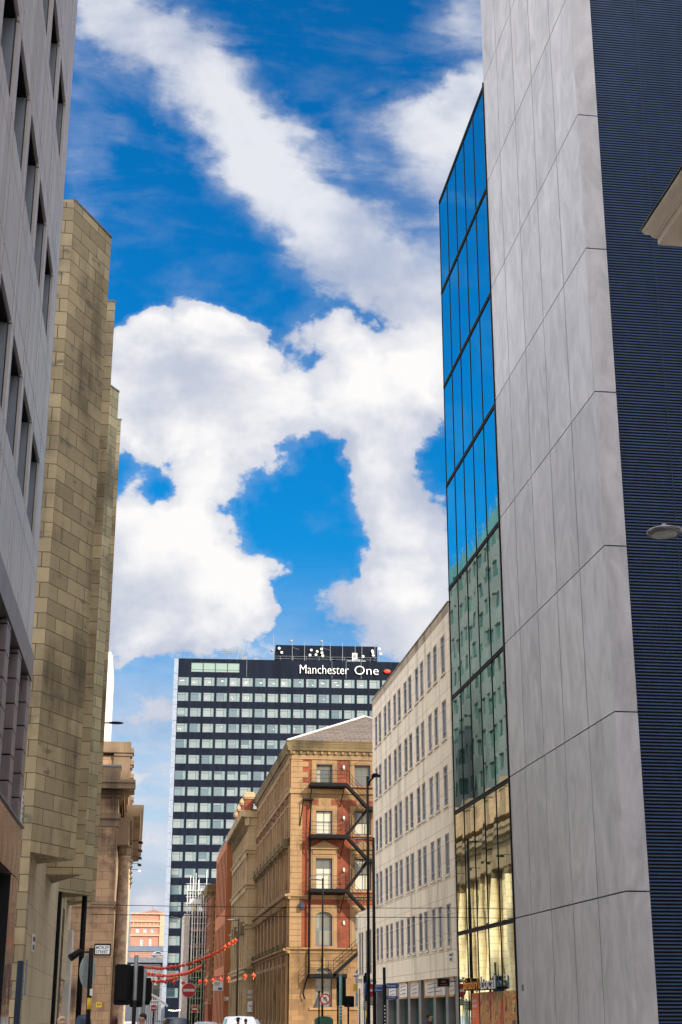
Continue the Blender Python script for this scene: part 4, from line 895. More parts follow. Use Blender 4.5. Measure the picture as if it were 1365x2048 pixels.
for y in b2:
    for z0, z1, _ in hz_:
        mb = MB(); B2.box(mb, -y - 3.1, -y - .3, -.2, .02, z1 + .01, z1 + .3); B2.box(mb, -y - 1.88, -y - 1.47, -.1, .05, z0, z1); B2.box(mb, -y - 3.1, -y - .3, -.16, .02, z0 - .22, z0 - .01); mb.build('window_surround', M['buff2'], sw)
    if int(y) % 2 == 0:
        mb = MB(); B2.box(mb, -y - 2.8, -y - .6, -.6, -.2, 10.0, 11.3); mb.build('balcony_block', M['sootstone'], sw)
for k, y in enumerate((163.3, 168.5, 173.5, 179)):
    ch = MB(); ch.box(11.50, 12.42, y, y + 1.6, 23.15, 24.45); c_ = ch.build('chimney', M['brick'], sw)
    ch = MB(); ch.box(11.40, 12.52, y - .1, y + 1.7, 24.45, 24.62); ch.box(11.32, 12.58, y - .18, y + 1.78, 24.622, 25.05); ch.box(11.42, 12.48, y - .08, y + 1.68, 25.052, 25.2); ch.build('chimney_cap', M['buff2'], c_)
sp = thing('wall_sign', 'square white sign with red and blue lettering on the stone warehouse corner', 'sign', (12.7, 163.1, 1.9), group=None)
mb = MB(); mb.box(12.2, 13.2, 163.10, 163.19, 1.95, 3.02); mb.build('board', M['white'], sp)
mb = MB(); put_text(mb, 'bap', A2, .42, 2.38, 1, d=-.115, depth=.003, width=.56, height=.3, bold=.01); mb.box(12.65, 12.75, 163.08, 163.095, 2.72, 2.82); mb.build('lettering', M['red'], sp)
mb = MB(); mb.box(12.60, 12.80, 163.08, 163.095, 2.28, 2.33); mb.build('mark', M['blue'], sp)
for (z0, z1, xx), lb in (((3.8, 4.15, 12.85), 'upper small white nameplate above the square sign on the stone warehouse'), ((3.35, 3.6, 12.7), 'lower small white notice just above the square sign on the stone warehouse')):
    mb = MB(); mb.box(12.2, xx, 163.12, 163.19, z0, z1); mb.cur = 1
    for k in range(2): mb.box(12.28, xx - .1, 163.11, 163.118, z0 + .07 + .12 * k, z0 + .11 + .12 * k)
    solo(mb, 'wall_sign', [M['offwhite'], M['grey']], lb, 'sign', base=(12.5, 163.15, z0))

# ================================================================ red brick office with tall slots
br = thing('red_brick_office', 'plain modern red brick office with tall narrow window slots', 'office building', (11.1, 189, 0))
B3 = Fac(11.1, 0, -90); M['orange_brick'] = ashlar('orange_brick', (.50, .17, .065), (.43, .14, .055), .23, .078, (.3, .12, .06), .008, soot=.2, bumpd=.003)
h3 = [(-y - 1.6, -y, z0, z1) for y in [190.2 + 3.2 * k for k in range(7)] for z0, z1 in ((14.2, 21.8), (7.4, 12.6), (.6, 6.4))]
mb = MB(); B3.wall(mb, -213, -188.9, 0, 22.75, h3, .12); mb.face((11.1, 188.9, 0), (26, 188.9, 0), (26, 188.9, 22.75), (11.1, 188.9, 22.75)); mb.face((11.1, 188.9, 22.75), (26, 188.9, 22.75), (26, 213, 22.75), (11.1, 213, 22.75)); mb.face((11.1, 213, 0), (26, 213, 0), (26, 213, 22.75), (11.1, 213, 22.75)); mb.face((26, 188.9, 0), (26, 213, 0), (26, 213, 22.75), (26, 188.9, 22.75))
mb.build('wall', M['orange_brick'], br)
w3s = WinSet(br, B3)
for h in h3: w3s.put(*h, (M['black'], M['dark_sash']), 'plain', dep=.08)
mb = MB()
for z in (23.2, 23.7): mb.tube((11.3, 189, z), (11.3, 212.8, z), .03, 4)
for k in range(10): mb.tube((11.3, 189 + k * 2.6, 22.75), (11.3, 189 + k * 2.6, 23.7), .03, 4)
mb.build('roof_railing', M['grey'], br)
tl = thing('letting_board', 'red and white letting board on a pole beside the red brick office', 'sign', (10.3, 187, 4))
mb = MB(); mb.box(9.72, 10.92, 186.95, 187.02, 4.44, 5.62); mb.build('white_panel', M['white'], tl)
mb = MB(); mb.box(9.72, 10.92, 186.95, 187.02, 5.63, 6.06); mb.build('red_panel', plain('letting_red', (.7, .06, .03), .5), tl)
T0 = Fac(9.72, 186.95, 0)
mb = MB(); put_text(mb, 'To Let', T0, .18, 5.70, 1, d=-.02, depth=.003, width=.8, height=.28, bold=.015); mb.build('white_lettering', M['textwhite'], tl)
mb = MB(); T0.box(mb, .6, 1.1, -.02, -.004, 4.52, 4.78); mb.build('blue_logo', M['blue'], tl)
mb = MB()
for k in range(3): T0.box(mb, .12, 1.0 - .15 * k, -.02, -.004, 5.35 - k * .14, 5.40 - k * .14)
mb.build('small_print', M['grey'], tl)
mb = MB(); mb.tube((10.9, 187.05, 4.9), (11.15, 188.9, 6.4), .03, 5); mb.tube((10.9, 187.05, 4.6), (11.15, 188.9, 4.6), .03, 5); mb.build('bracket', M['grey'], tl)
mb = MB(); mb.box(11.2, 11.75, 188.8, 188.89, 3.3, 3.7); mb.cur = 1; mb.box(11.25, 11.45, 188.79, 188.799, 3.35, 3.65)
solo(mb, 'wall_notice', [M['white'], M['grey']], 'tiny white notice pair low on the red brick office corner', 'sign', base=(11.5, 188.85, 3.3))

# ================================================================ corner building behind scaffolding
cb = thing('brick_corner_building', 'small brick and stone corner building with dark cornice half hidden by scaffolding', 'building', (10.44, 213.2, 0))
B4 = Fac(10.44, 0, -90); A4 = Fac(10.44, 213.2, 0)
h4 = [(-y - 1.1, -y, z0, z0 + 2.1) for y in [215 + 2.7 * k for k in range(8)] for z0 in (14.6, 11, 7.4, 3.8)]
mb = MB(); B4.wall(mb, -240, -213.2, 0, 17.6, h4, .3); A4.wall(mb, 0, 8, 0, 17.6, (), 0); mb.face((10.44, 240, 0), (18, 240, 0), (18, 240, 17.6), (10.44, 240, 17.6)); mb.face((10.44, 213.2, 18.9), (18, 213.2, 18.9), (18, 240, 18.9), (10.44, 240, 18.9)); mb.face((18, 213.2, 0), (18, 240, 0), (18, 240, 18), (18, 213.2, 18)); mb.build('wall', M['brick'], cb)
w4s = WinSet(cb, B4)
for h in h4: w4s.put(*h, (M['offwhite'], M['dark_sash']), 'sash', dep=.25)
for z in (13.7, 10.1, 6.5, 3.0):
    mb = MB(); B4.box(mb, -240, -213.15, -.08, .02, z, z + .3); B4.box(mb, -213.15, -213.1, -.08, .5, z, z + .3); mb.build('string_course', M['ochre2'], cb)
mb = MB(); z = 3.4; k = 0
while z < 17.4: A4.box(mb, -.03, .45 + .25 * (k % 2), -.05, .02, z, z + .42); z += .45; k += 1
mb.build('quoin_stack', M['ochre2'], cb)
mb = MB(); B4.profile(mb, -240, -212.8, cornice_prof(17.6, 1., 1.5)); mb.build('street_cornice', M['sootstone'], cb)
mb = MB(); A4.profile(mb, -.6, 8, cornice_prof(17.6, 1., 1.5)); mb.build('cornice', M['sootstone'], cb)
# unfinished frame building with pale edge column
uf = thing('building_under_repair', 'half open floor frame with a pale edge column, wrapped in scaffolding', 'building', (7.2, 226, 0))
mb = MB(); mb.box(7.2, 8.0, 226, 238, 0, 15.9); mb.build('edge_column', plain('pale_concrete', (.50, .45, .40), .7), uf)
for z in (2.6, 5.4, 8.2, 11.0, 13.6):
    mb = MB(); mb.box(8.0, 13, 226.2, 238, z, z + .35); mb.build('floor_slab', plain('slab_brown', (.22, .13, .08), .8), uf)
mb = MB(); mb.box(8.4, 13, 229, 237, 0, 16.2); mb.build('inner_wall', plain('dark_interior', (.035, .022, .016), .9), uf)
scf = thing('scaffolding', 'white and green pole scaffolding tower rising in front of the corner building', 'scaffolding', (7.3, 224.5, 0))
M['pole_w'] = plain('pale_pole', (.72, .73, .72), .45, .0); M['pole_g'] = plain('green_pole', (.35, .42, .28), .5)
random.seed(5)
for i in range(8):
    for j, yy in enumerate((223.6, 225.2)):
        if i % 2 == 1 and j: continue
        x = 7.45 + i * .40 + (.15 if j else 0); zt = (19.4 if i < 1 else 20.9 - .3 * (i % 3) if i < 5 else 18 if i < 7 else 22)
        mb = MB(); mb.tube((x, yy, 9 if i > 1 else 15.9), (x, yy, zt + random.random() * .8), .05, 5); mb.build('upright', M['pole_w'], scf)
        if i > 1: mb = MB(); mb.tube((x + .02, yy, 0), (x + .02, yy, 9), .04, 5); mb.build('upright', M['pole_g'], scf)
for z in [2 + 1.9 * k for k in range(10)]:
    for dz in (0, .95):
        mb = MB(); mb.tube((7.2 if z > 15 else 8.1, 223.5, z + dz), (10.9, 223.5, z + dz), .035, 4); mb.build('ledger', M['pole_g'] if z < 12 else M['pole_w'], scf)
    mb = MB(); mb.box(8.6 if z < 16 else 7.4, 10.9, 223.6, 225.2, z - .16, z - .04); mb.build('board', plain('scaffold_board', (.30, .19, .10), .8), scf)
for k, (a, b) in enumerate((((7.4, 2), (10.6, 8)), ((10.6, 8), (7.4, 14)), ((7.4, 14), (9.6, 19.5)), ((9.2, 1), (10.9, 6)))):
    mb = MB(); mb.tube((a[0], 223.4, a[1]), (b[0], 223.4, b[1]), .04, 4); mb.build('brace', M['pole_g'] if k != 2 else M['pole_w'], scf)
mb = MB(); mb.box(7.8, 9.6, 223.7, 225, 17.0, 17.9); mb.cur = 1; mb.box(8.2, 8.8, 223.6, 223.69, 16.2, 16.8); mb.build('sheeting', [M['white'], M['yellow']], scf)
mb = MB(); mb.tube((4.9, 223, 15.0), (7.3, 223.4, 15.0), .04, 4); mb.tube((4.9, 223, 14.5), (7.3, 223.4, 14.3), .04, 4); mb.tube((5.1, 223.4, 15.3), (7.3, 223.4, 14.9), .04, 4); mb.build('projecting_pole', M['pole_g'], scf)

# ================================================================ dark office tower with rooftop lettering (turned 3.3 deg)
ot = thing('dark_office_tower', 'dark grey slab tower with rows of pale windows and a rooftop name in white letters', 'office tower', (6.2, 330, 0), R(-3.3))
ROOT[ot] = Vector((0, 0, 0)); T = Fac(0, 0, 0)
def metal_panel():
    m, n, p, o = newmat('dark_tower_panel'); uv = uvs(n)
    k = n.noise(n.mapping(uv, (.9, .06, 1)), 1., 4, .5)
    n.l(n.mix(n.mr(k, .35, .65), (.005, .008, .016), (.008, .012, .023)), p.inputs['Base Color']); p.inputs['Roughness'].default_value = .7; p.inputs['Specular IOR Level'].default_value = .08; return m
M['tower_dark'] = metal_panel()
M['tower_pane'] = glass('tower_pane', (.62, .76, .84), (.03, .055, .065), .02, blind=(.15, .17, .155), rough=.05)
M['tower_frame'] = plain('tower_frame', (.08, .09, .11), .4)
cw = 2.945; ch_ = 3.583; WT = 20 * cw + 1.1
wn = [(1.02 + cw * c, 1.02 + cw * c + 2.5, 75.0 - ch_ * r - 2.05, 75.0 - ch_ * r) for r in range(21) for c in range(20)]
mb = MB(); T.wall(mb, .95, WT, 0, 79.3, wn + [(3.85, 15.1, 76.15, 78.45)], .25)
mb.face((WT, 0, 0), (WT, 18, 0), (WT, 18, 79.3), (WT, 0, 79.3)); mb.face((0, 18, 0), (WT, 18, 0), (WT, 18, 79.3), (0, 18, 79.3)); mb.face((0, .3, 79.2), (WT, .3, 79.2), (WT, 18, 79.2), (0, 18, 79.2))
mb.face((.1, .2, 0), (.1, 18, 0), (.1, 18, 79.3), (.1, .2, 79.3)); mb.build('wall', M['tower_dark'], ot, local=True)
M['pier_pale'] = plain('pale_blue_pier', (.24, .28, .35), .4, .0)
for k in range(22):
    mb = MB(); T.box(mb, 0, .95, -.25, .3, k * 3.6 + .03, min((k + 1) * 3.6 - .03, 79.6)); mb.box(.93, .97, -.28, .3, k * 3.6, min(k * 3.6 + 3.6, 79.6)) if False else None
    mb.build('pier_panel', M['pier_pale'], ot, local=True)
fm = MB(); fm.box(0, 2.5, .14, .2, 0, .07); fm.box(0, 2.5, .14, .2, 1.98, 2.05); fm.box(0, .07, .14, .2, .07, 1.98); fm.box(2.43, 2.5, .14, .2, .07, 1.98); fm.box(1.70, 1.80, .14, .2, .07, 1.98); fm.box(.07, 1.70, .14, .2, 1.50, 1.58)
fmesh = fm.mesh('window', [M['tower_frame']]); pm = MB(); pm.face((.03, .18, .03), (2.47, .18, .03), (2.47, .18, 2.02), (.03, .18, 2.02)); pmesh = pm.mesh('pane', [M['tower_pane']])
lp = MB(); lp.face((1.80, .155, .07), (2.43, .155, .07), (2.43, .155, 1.98), (1.80, .155, 1.98)); lmesh = lp.mesh('side_light', [plain('pale_side_light', (.15, .22, .225), .3)])
rest = MB(); shown = 0; random.seed(11)
vis = lambda c, r: c < [18, 17, 16, 14, 11, 10, 9, 8, 8, 7, 6, 5, 4, 3, 3, 2, 2, 2, 2, 2, 2][r]
for i, (a, b, z0, z1) in enumerate(wn):
    r, c = divmod(i, 20)
    if shown < 100 and vis(c, r):
        o = bpy.data.objects.new('window', fmesh); C.objects.link(o); o.parent = ot; o.location = (a, 0, z0)
        for ms_, nm in ((pmesh, 'pane'), (lmesh, 'side_light')):
            k = bpy.data.objects.new(nm, ms_); C.objects.link(k); k.parent = o
        shown += 1
    else:
        for s0, s1, t0, t1 in ((0, 2.5, 0, .07), (0, 2.5, 1.98, 2.05), (0, .07, .07, 1.98), (2.43, 2.5, .07, 1.98), (1.70, 1.80, .07, 1.98), (.07, 1.70, 1.50, 1.58)): rest.cur = 0; rest.box(a + s0, a + s1, .14, .2, z0 + t0, z0 + t1)
        rest.cur = 1; rest.face((a + .03, .18, z0 + .03), (b - .03, .18, z0 + .03), (b - .03, .18, z1 - .03), (a + .03, .18, z1 - .03))
        rest.cur = 2; rest.face((a + 1.80, .155, z0 + .07), (b - .07, .155, z0 + .07), (b - .07, .155, z1 - .07), (a + 1.80, .155, z1 - .07))
rest.build('windows', [M['tower_frame'], M['tower_pane'], lmesh.materials[0]], ot, stuff=True, local=True)
# ceiling lamps seen through the upper windows
M['ceiling_lamp'] = plain('lit_ceiling_lamp', (.9, .8, .6), .5, emit=(1, .85, .6, 1.0))
mb = MB()
for i, (a, b, z0, z1) in enumerate(wn):
    r, c = divmod(i, 20)
    if r in (0, 1, 3, 5, 9) and random.random() < (.6 if r == 0 else .35):
        for k in range(random.choice((1, 2))):
            x = a + .3 + random.random() * 1.2; z = z0 + .5 + random.random() * .8; w_ = .5 if r == 0 else .14
            mb.box(x, x + w_, .165, .172, z, z + .09)
mb.build('ceiling_lamps', M['ceiling_lamp'], ot, stuff=True, local=True)
for k in range(4):
    f_ = MB(); a = 3.9 + k * 2.8; f_.box(a, a + 2.75, .1, .2, 76.2, 76.28); f_.box(a, a + 2.75, .1, .2, 78.32, 78.4); f_.box(a, a + .1, .1, .2, 76.28, 78.32); f_.box(a + 2.65, a + 2.75, .1, .2, 76.28, 78.32); f_.box(a + .1, a + 2.65, .1, .2, 76.72, 76.8)
    wo_ = f_.build('top_window', M['tower_frame'], ot, local=True)
    p_ = MB(); p_.face((a, .18, 76.2), (a + 2.75, .18, 76.2), (a + 2.75, .18, 78.4), (a, .18, 78.4)); q_ = p_.build('pane', glass('top_pane', (.6, .75, .7), (.10, .17, .13), .05) if k == 0 else bpy.data.materials['top_pane'], wo_, local=True)
# rooftop name: plain letters with slab serifs added
mb = MB(); Ts = Fac(0, 0, 0)
put_text(mb, 'Manchester', Ts, 29.0, 76.15, 1, d=-.28, depth=.1, width=11.35, height=2.05, bold=-.014)
def serifs(mb, lst):
    for u, z, w_ in lst: Ts.box(mb, u - w_ / 2, u + w_ / 2, -.385, -.18, z, z + .13)

lt = mb.build('lettering', M['textwhite'], ot, local=True)
mb = MB(); put_text(mb, 'One', Ts, 41.75, 76.13, 1, d=-.28, depth=.1, width=5.6, height=2.05, bold=-.014); mb.build('lettering', M['textwhite'], ot, local=True)
mb = MB(); mb.lathe((49.4 - .05, -.25, 77.0), [(.001, -.12), (.62, -.12), (.62, .0), (.001, .0)], 24, 'Y')
for i in range(len(mb.v)): x, y, z = mb.v[i]; mb.v[i] = (49.35 + (x - 49.35) * 1.3, y, 77.0 + (z - 77.0) * .82)
mb.build('red_dot', plain('dot_red', (.75, .05, .02), .5), ot, local=True)
for u in (16.7, 36.5, 39.8, 43.3):
    mb = MB(); mb.box(u - .03, u + .03, -.03, 0, 75.2, 79.2); mb.build('vertical_rib', M['grey'], ot, local=True)
mb = MB(); mb.box(23.5, 47.6, 5, 14, 79.2, 84.15); mb.build('plant_room', M['tower_dark'], ot, local=True)
for k in range(16):
    mb = MB(); x = 24 + k * 1.5; mb.box(x, x + .9, 4.3, 4.9, 79.3, 80.2 + .9 * ((k * 7) % 3 == 0)); mb.build('vent_unit', M['grey'] if k % 3 else M['tower_dark'], ot, local=True)
mb = MB()
for z in (79.8, 80.35): mb.tube((.5, .4, z), (WT, .4, z), .03, 4)
for k in range(20): mb.tube((.5 + k * 3, .4, 79.2), (.5 + k * 3, .4, 80.35), .03, 4)
mb.build('roof_railing', M['grey'], ot, local=True)
random.seed(21)
dish = [(24.3, 83.2), (24.9, 82.2), (31.6, 81.7), (31.9, 82.9), (33.0, 81.8), (33.3, 82.6), (34.4, 82.3), (34.6, 81.6), (34.3, 83.2), (44.2, 81.6), (46.5, 82.6), (46.6, 81.9), (46.4, 83.0), (49.9 - 1.5, 82.3), (48.1, 83.5)]
for x, z in dish:
    mb = MB(); mb.lathe((x, 4.6, z), [(.05, .12), (.30, .0), (.33, -.12), (.30, -.18)], 12, 'Y'); mb.build('satellite_dish', M['offwhite'], ot, local=True)
for x, z0, z1 in ((22.9, 79.2, 86.6), (27.4, 79.2, 85.0), (30.3, 79.2, 84.8), (34.6, 81, 85.), (36.4, 80, 84.9), (39.3, 80, 84.9), (42.3, 79.5, 84.8), (43.9, 79, 84.8), (47.0, 79, 85.2), (48.0, 80, 84.8)):
    mb = MB(); mb.tube((x, 4.5, z0), (x, 4.5, z1), .07, 5, r2=.04)
    if x in (27.4, 34.6, 22.9): mb.ball((x - .3, 4.4, z1 - (0 if x > 23 else 4)), .35, 1, .5, 1, 8, 6); mb.tube((x, 4.5, z1 - 1.5), (x + 1.6, 4.5, z1 - 2), .03, 4)
    mb.build('antenna', M['grey'], ot, local=True)
for x, z0, w_, h in ((41.0 - 3.4 + 4.6, 79.5, 1.2, 1.1), (40.2, 79.4, 1.2, .9), (42.1 - .4, 79.4, .1, .1), (40.9 + 2.6, 79.4, 1.2, .9), (47.2 - 2.4, 79.3, 1.2, .5), (15.8, 79.3, 1.0, 1.5), (18.5, 79.3, .8, 1.2)):
    mb = MB(); mb.box(x, x + w_, 3.2, 4.2, z0, z0 + h); mb.build('air_unit', M['grey'], ot, local=True)
mb = MB(); mb.box(41.5, 42.7, 3.2, 4.2, 79.4, 82.1); mb.cur = 1; mb.lathe((42.1, 3.15, 80.2), [(.42, -.02), (.42, 0)], 12, 'Y'); mb.lathe((42.1, 3.15, 81.3), [(.42, -.02), (.42, 0)], 12, 'Y'); mb.build('air_unit', [M['offwhite'], M['grey']], ot, local=True)
mb = MB()
for a, b in (((14.2, 79.3), (15, 81.8)), ((16, 79.3), (15.2, 81.8)), ((14.6, 80.5), (15.7, 80.5)), ((10.5, 81.7), (15.9, 82.0)), ((10.5, 81.3), (15.9, 81.5)), ((15.9, 80.9), (15.9, 82.9)), ((13.2, 81.5), (13.2, 82.6)), ((13.2, 82.6), (15.2, 81.9))):
    mb.tube((a[0], 2, a[1]), (b[0], 2, b[1]), .10, 4)
mb.build('roof_crane', M['grey'], ot, local=True)
mb = MB(); mb.box(1, WT, -6, -.3, 0, 3.4); mb.build('podium', M['tower_dark'], ot, local=True)

# ================================================================ far left gap: hotel, flyover, low buildings
ho = thing('terracotta_hotel', 'distant red terracotta hotel with pale bands and small square windows', 'hotel', (3, 450, 0))
H = Fac(-6, 450, 0)
M['terra'] = ashlar('terracotta', (.50, .25, .18), (.46, .22, .155), .6, .3, (.5, .28, .2), .02, soot=.15)  # lifted paler: distance haze put into the colour
M['terra_pale'] = plain('pale_terracotta', (.60, .36, .24), .7)
hh = [(u, u + 1.0, z, z + 1.1) for u in (6.2, 8.4, 10.6, 13.3) for z in (24.3,)] + [(u, u + .8, z, z + 2.0) for u in (7.6, 10.2, 13.3) for z in (20.6,)]
mb = MB(); H.wall(mb, 4.6, 14.4, 0, 29.9, hh, .3); mb.face((8.4, 450, 0), (8.4, 480, 0), (8.4, 480, 29.9), (8.4, 450, 29.9)); mb.face((-1.4, 450, 29.9), (8.4, 450, 29.9), (8.4, 480, 29.9), (-1.4, 480, 29.9)); mb.face((-1.4, 450, 0), (-1.4, 480, 0), (-1.4, 480, 29.9), (-1.4, 450, 29.9)); mb.face((-1.4, 480, 0), (8.4, 480, 0), (8.4, 480, 29.9), (-1.4, 480, 29.9)); mb.build('wall', M['terra'], ho)
whs = WinSet(ho, H)
for h in hh: whs.put(*h, (M['white_frame'], M['dark_sash']), 'cross', dep=.2, fw=.14)
for z in (23.3, 25.9, 27.3, 29.5):
    mb = MB(); H.box(mb, 4.4, 14.6, -.4, .0, z, z + .35); mb.build('band', M['terra_pale'], ho)
for k in range(8):
    mb = MB(); H.box(mb, 5.2 + k * 1.2, 5.5 + k * 1.2, -.15, 0, 26.3, 27.2); mb.build('pilaster', M['terra_pale'], ho)
mb = MB(); H.box(mb, 13.1, 14.4, -.35, 0, 10, 29.4); mb.build('corner_bay', M['terra_pale'], ho)
mb = MB(); mb.face((1, 452, 29.9), (8.6, 452, 29.9), (5.4, 456, 31.2)); mb.face((8.6, 452, 29.9), (8.6, 466, 29.9), (5.4, 462, 31.2), (5.4, 456, 31.2)); mb.face((1, 466, 29.9), (1, 452, 29.9), (5.4, 456, 31.2), (5.4, 462, 31.2)); mb.tube((4.9, 455, 31.2), (4.9, 455, 32.4), .08, 4); mb.build('roof', plain('red_roof', (.25, .10, .07), .8), ho)
mb = MB(); mb.box(-4.5, -1.5, 452, 470, 0, 27.6); ho2 = solo(mb, 'pale_distant_block', plain('distant_white', (.6, .62, .64), .7), 'narrow pale grey block just left of the distant hotel', 'building', base=(-3, 452, 0))
fo = thing('flyover', 'pale concrete road bridge crossing below the distant hotel', 'bridge', (3, 400, 0))
mb = MB(); mb.box(-12, 9, 398, 410, 14.2, 15.5); mb.build('deck', plain('bridge_concrete', (.42, .44, .46), .7), fo)
mb = MB(); mb.box(-12, 9, 400, 410, 13.0, 14.2); mb.build('beam', plain('bridge_shadow_steel', (.05, .045, .04), .8), fo)
for x in (-8, 6.5):
    mb = MB(); mb.box(x, x + 1.2, 402, 406, 0, 13); mb.build('bridge_pier', M['offwhite'], fo)
mb = MB()
for z in (16.0, 16.45): mb.tube((-12, 398.1, z), (9, 398.1, z), .05, 4)
for k in range(20): mb.tube((-12 + k * 1.1, 398.1, 15.5), (-12 + k * 1.1, 398.1, 16.5), .05, 4)
mb.build('railing', M['grey'], fo)
mb = MB(); mb.box(-12, 9, 404, 410, 17.2, 18.6); mb.build('upper_deck', plain('bridge_blue', (.30, .36, .44), .6), fo)
lb = thing('low_glass_building', 'low grey glass fronted building under the road bridge', 'building', (4, 345, 0))
mb = MB(); mb.box(-6, 6.0, 345, 360, 0, 12.2); mb.build('wall', plain('grey_wall', (.26, .28, .30), .6), lb)
for k in range(5):
    mb = MB(); mb.box(-1.6 + k * 1.55, -.2 + k * 1.55, 344.9, 344.99, 4.5, 9.5); mb.build('window', M['dark_sash'], lb)
mb = MB(); mb.box(-6, 6.1, 344.6, 344.89, 10.2, 11.4); mb.build('fascia', M['offwhite'], lb)
ca = thing('arched_canopy', 'white arched steel canopy with railings beside the tower foot', 'canopy', (3, 200, 0))
mb = MB()
pts = [(1.0 + 3.6 * t, 200, 4.35 - 1.7 * t * t) for t in [k / 8 for k in range(9)]]
for y in (199.8, 203): mb.path([(p[0], y, p[2]) for p in pts], .13, 6)
mb.build('arch', M['white'], ca)
mb = MB(); mb.tube((1.0, 199.8, 3.35), (3.9, 199.8, 3.35), .10, 6); mb.tube((1.0, 199.8, 2.9), (3.9, 199.8, 2.9), .06, 6)
for k in range(11): mb.tube((1.0 + .27 * k, 199.8, 0), (1.0 + .27 * k, 199.8, 4.3 - 1.7 * ((.27 * k) / 3.6) ** 2), .04, 4)
mb.build('railing', M['white'], ca)
bl = thing('festoon_lights', 'short string of warm yellow festoon bulbs above the dark taxi', 'lights', (4.2, 150, 1.9))
for k in range(14):
    mb = MB(); mb.ball((3.55 + .085 * k, 150, 2.10 - .05 * math.sin(math.pi * k / 13) + .04 * (k % 2)), .045, n=6, m=4); mb.build('bulb', bpy.data.materials.get('bulb') or plain('bulb', (1, .7, .3), .5, emit=(1, .65, .25, 4)), bl)
mb = MB(); mb.tube((3.5, 150, 2.2), (4.75, 150, 2.2), .015, 4); mb.build('cable', M['black'], bl)
for x in (3.5, 4.75): mb = MB(); mb.tube((x, 150, 0), (x, 150, 2.25), .03, 5); mb.build('post', M['black'], bl)

# ================================================================ street lamps, posts, signs, signals
def lamp(x, y, h, hx, label, thick=.085, head='flat', r_mat='brownblack'):
    t = thing('street_lamp', label, 'street lamp', (x, y, 0), group='tall black street lamps')
    mb = MB(); mb.tube((x, y, .0), (x, y, 1.4), thick * 1.35, 10); mb.tube((x, y, 1.4), (x, y, h), thick, 10, r2=thick * .8); mb.build('pole', M[r_mat], t)
    s_ = 1 if hx > x else -1
    if head == 'bent':
        mb = MB(); mb.path([(x, y, h - .45), (x + .10 * s_, y, h - .2), (x + .28 * s_, y, h)], .045, 6); mb.build('arm', M[r_mat], t)
        mb = MB(); mb.prism([(x + .18 * s_, y - .16), (hx, y - .12), (hx, y + .12), (x + .18 * s_, y + .16)], h - .02, h + .07); mb.prism([(x + .22 * s_, y - .1), (hx - .08 * s_, y - .08), (hx - .08 * s_, y + .08), (x + .22 * s_, y + .1)], h + .07, h + .12); mb.build('lamp_head', M['black'], t)
    else:
        mb = MB(); mb.tube((x, y, h - .12), (x + (hx - x) * .5, y, h - .10), .035, 6); mb.build('arm', M[r_mat], t)
        mb = MB(); c = x + (hx - x) * .72; mb.ball((c, y, h - .07), abs(hx - x) * .36, 1, .45, .16, 12, 7); mb.build('lamp_head', M['grey'], t)
    return t
lamp(9.30, 60, 11.2, 9.82, 'tall black lamp post with head bent right, left of the two crossing the fire escape', .065, 'bent')
lamp(10.80, 68, 9.6, 9.95, 'thicker black lamp post with grey head to the left, against the pale office wall', .085)
lamp(11.41, 92, 9.8, 10.62, 'brown black lamp post with pale head standing in front of the fire escape windows', .07)
lamp(8.82, 130, 9.55, 7.85, 'black lamp post before the yellow stone warehouse holding the lantern string', .085)
lamp(8.55, 190, 9.6, 7.6, 'farthest black lamp post in front of the scaffolding', .085)
nl = thing('street_lamp', 'round grey disc lamp head cut by the right edge, in front of the louvres', 'street lamp', (10.6, 22, 0), group='tall black street lamps')
mb = MB(); mb.tube((10.6, 22, 0), (10.6, 22, 9.62), .08, 10); mb.build('pole', M['brownblack'], nl)
mb = MB(); mb.tube((10.6, 22, 9.55), (8.72, 22, 9.52), .035, 8); mb.build('arm', M['grey'], nl)
mb = MB(); c = (8.44, 22, 9.44); mb.lathe(c, [(.16, -.015), (.27, -.02), (.295, .02), (.29, .05), (.2, .085), (.05, .10), (.05, .15), (.03, .17)], 28)
hd = mb.build('lamp_head', plain('lamp_grey', (.20, .20, .22), .35, .5), nl)
mb = MB(); mb.lathe((8.44, 22, 9.41), [(.205, 0), (.21, .012)], 28); mb.build('lamp_glass', plain('lamp_diffuser', (.45, .5, .48), .25), hd)

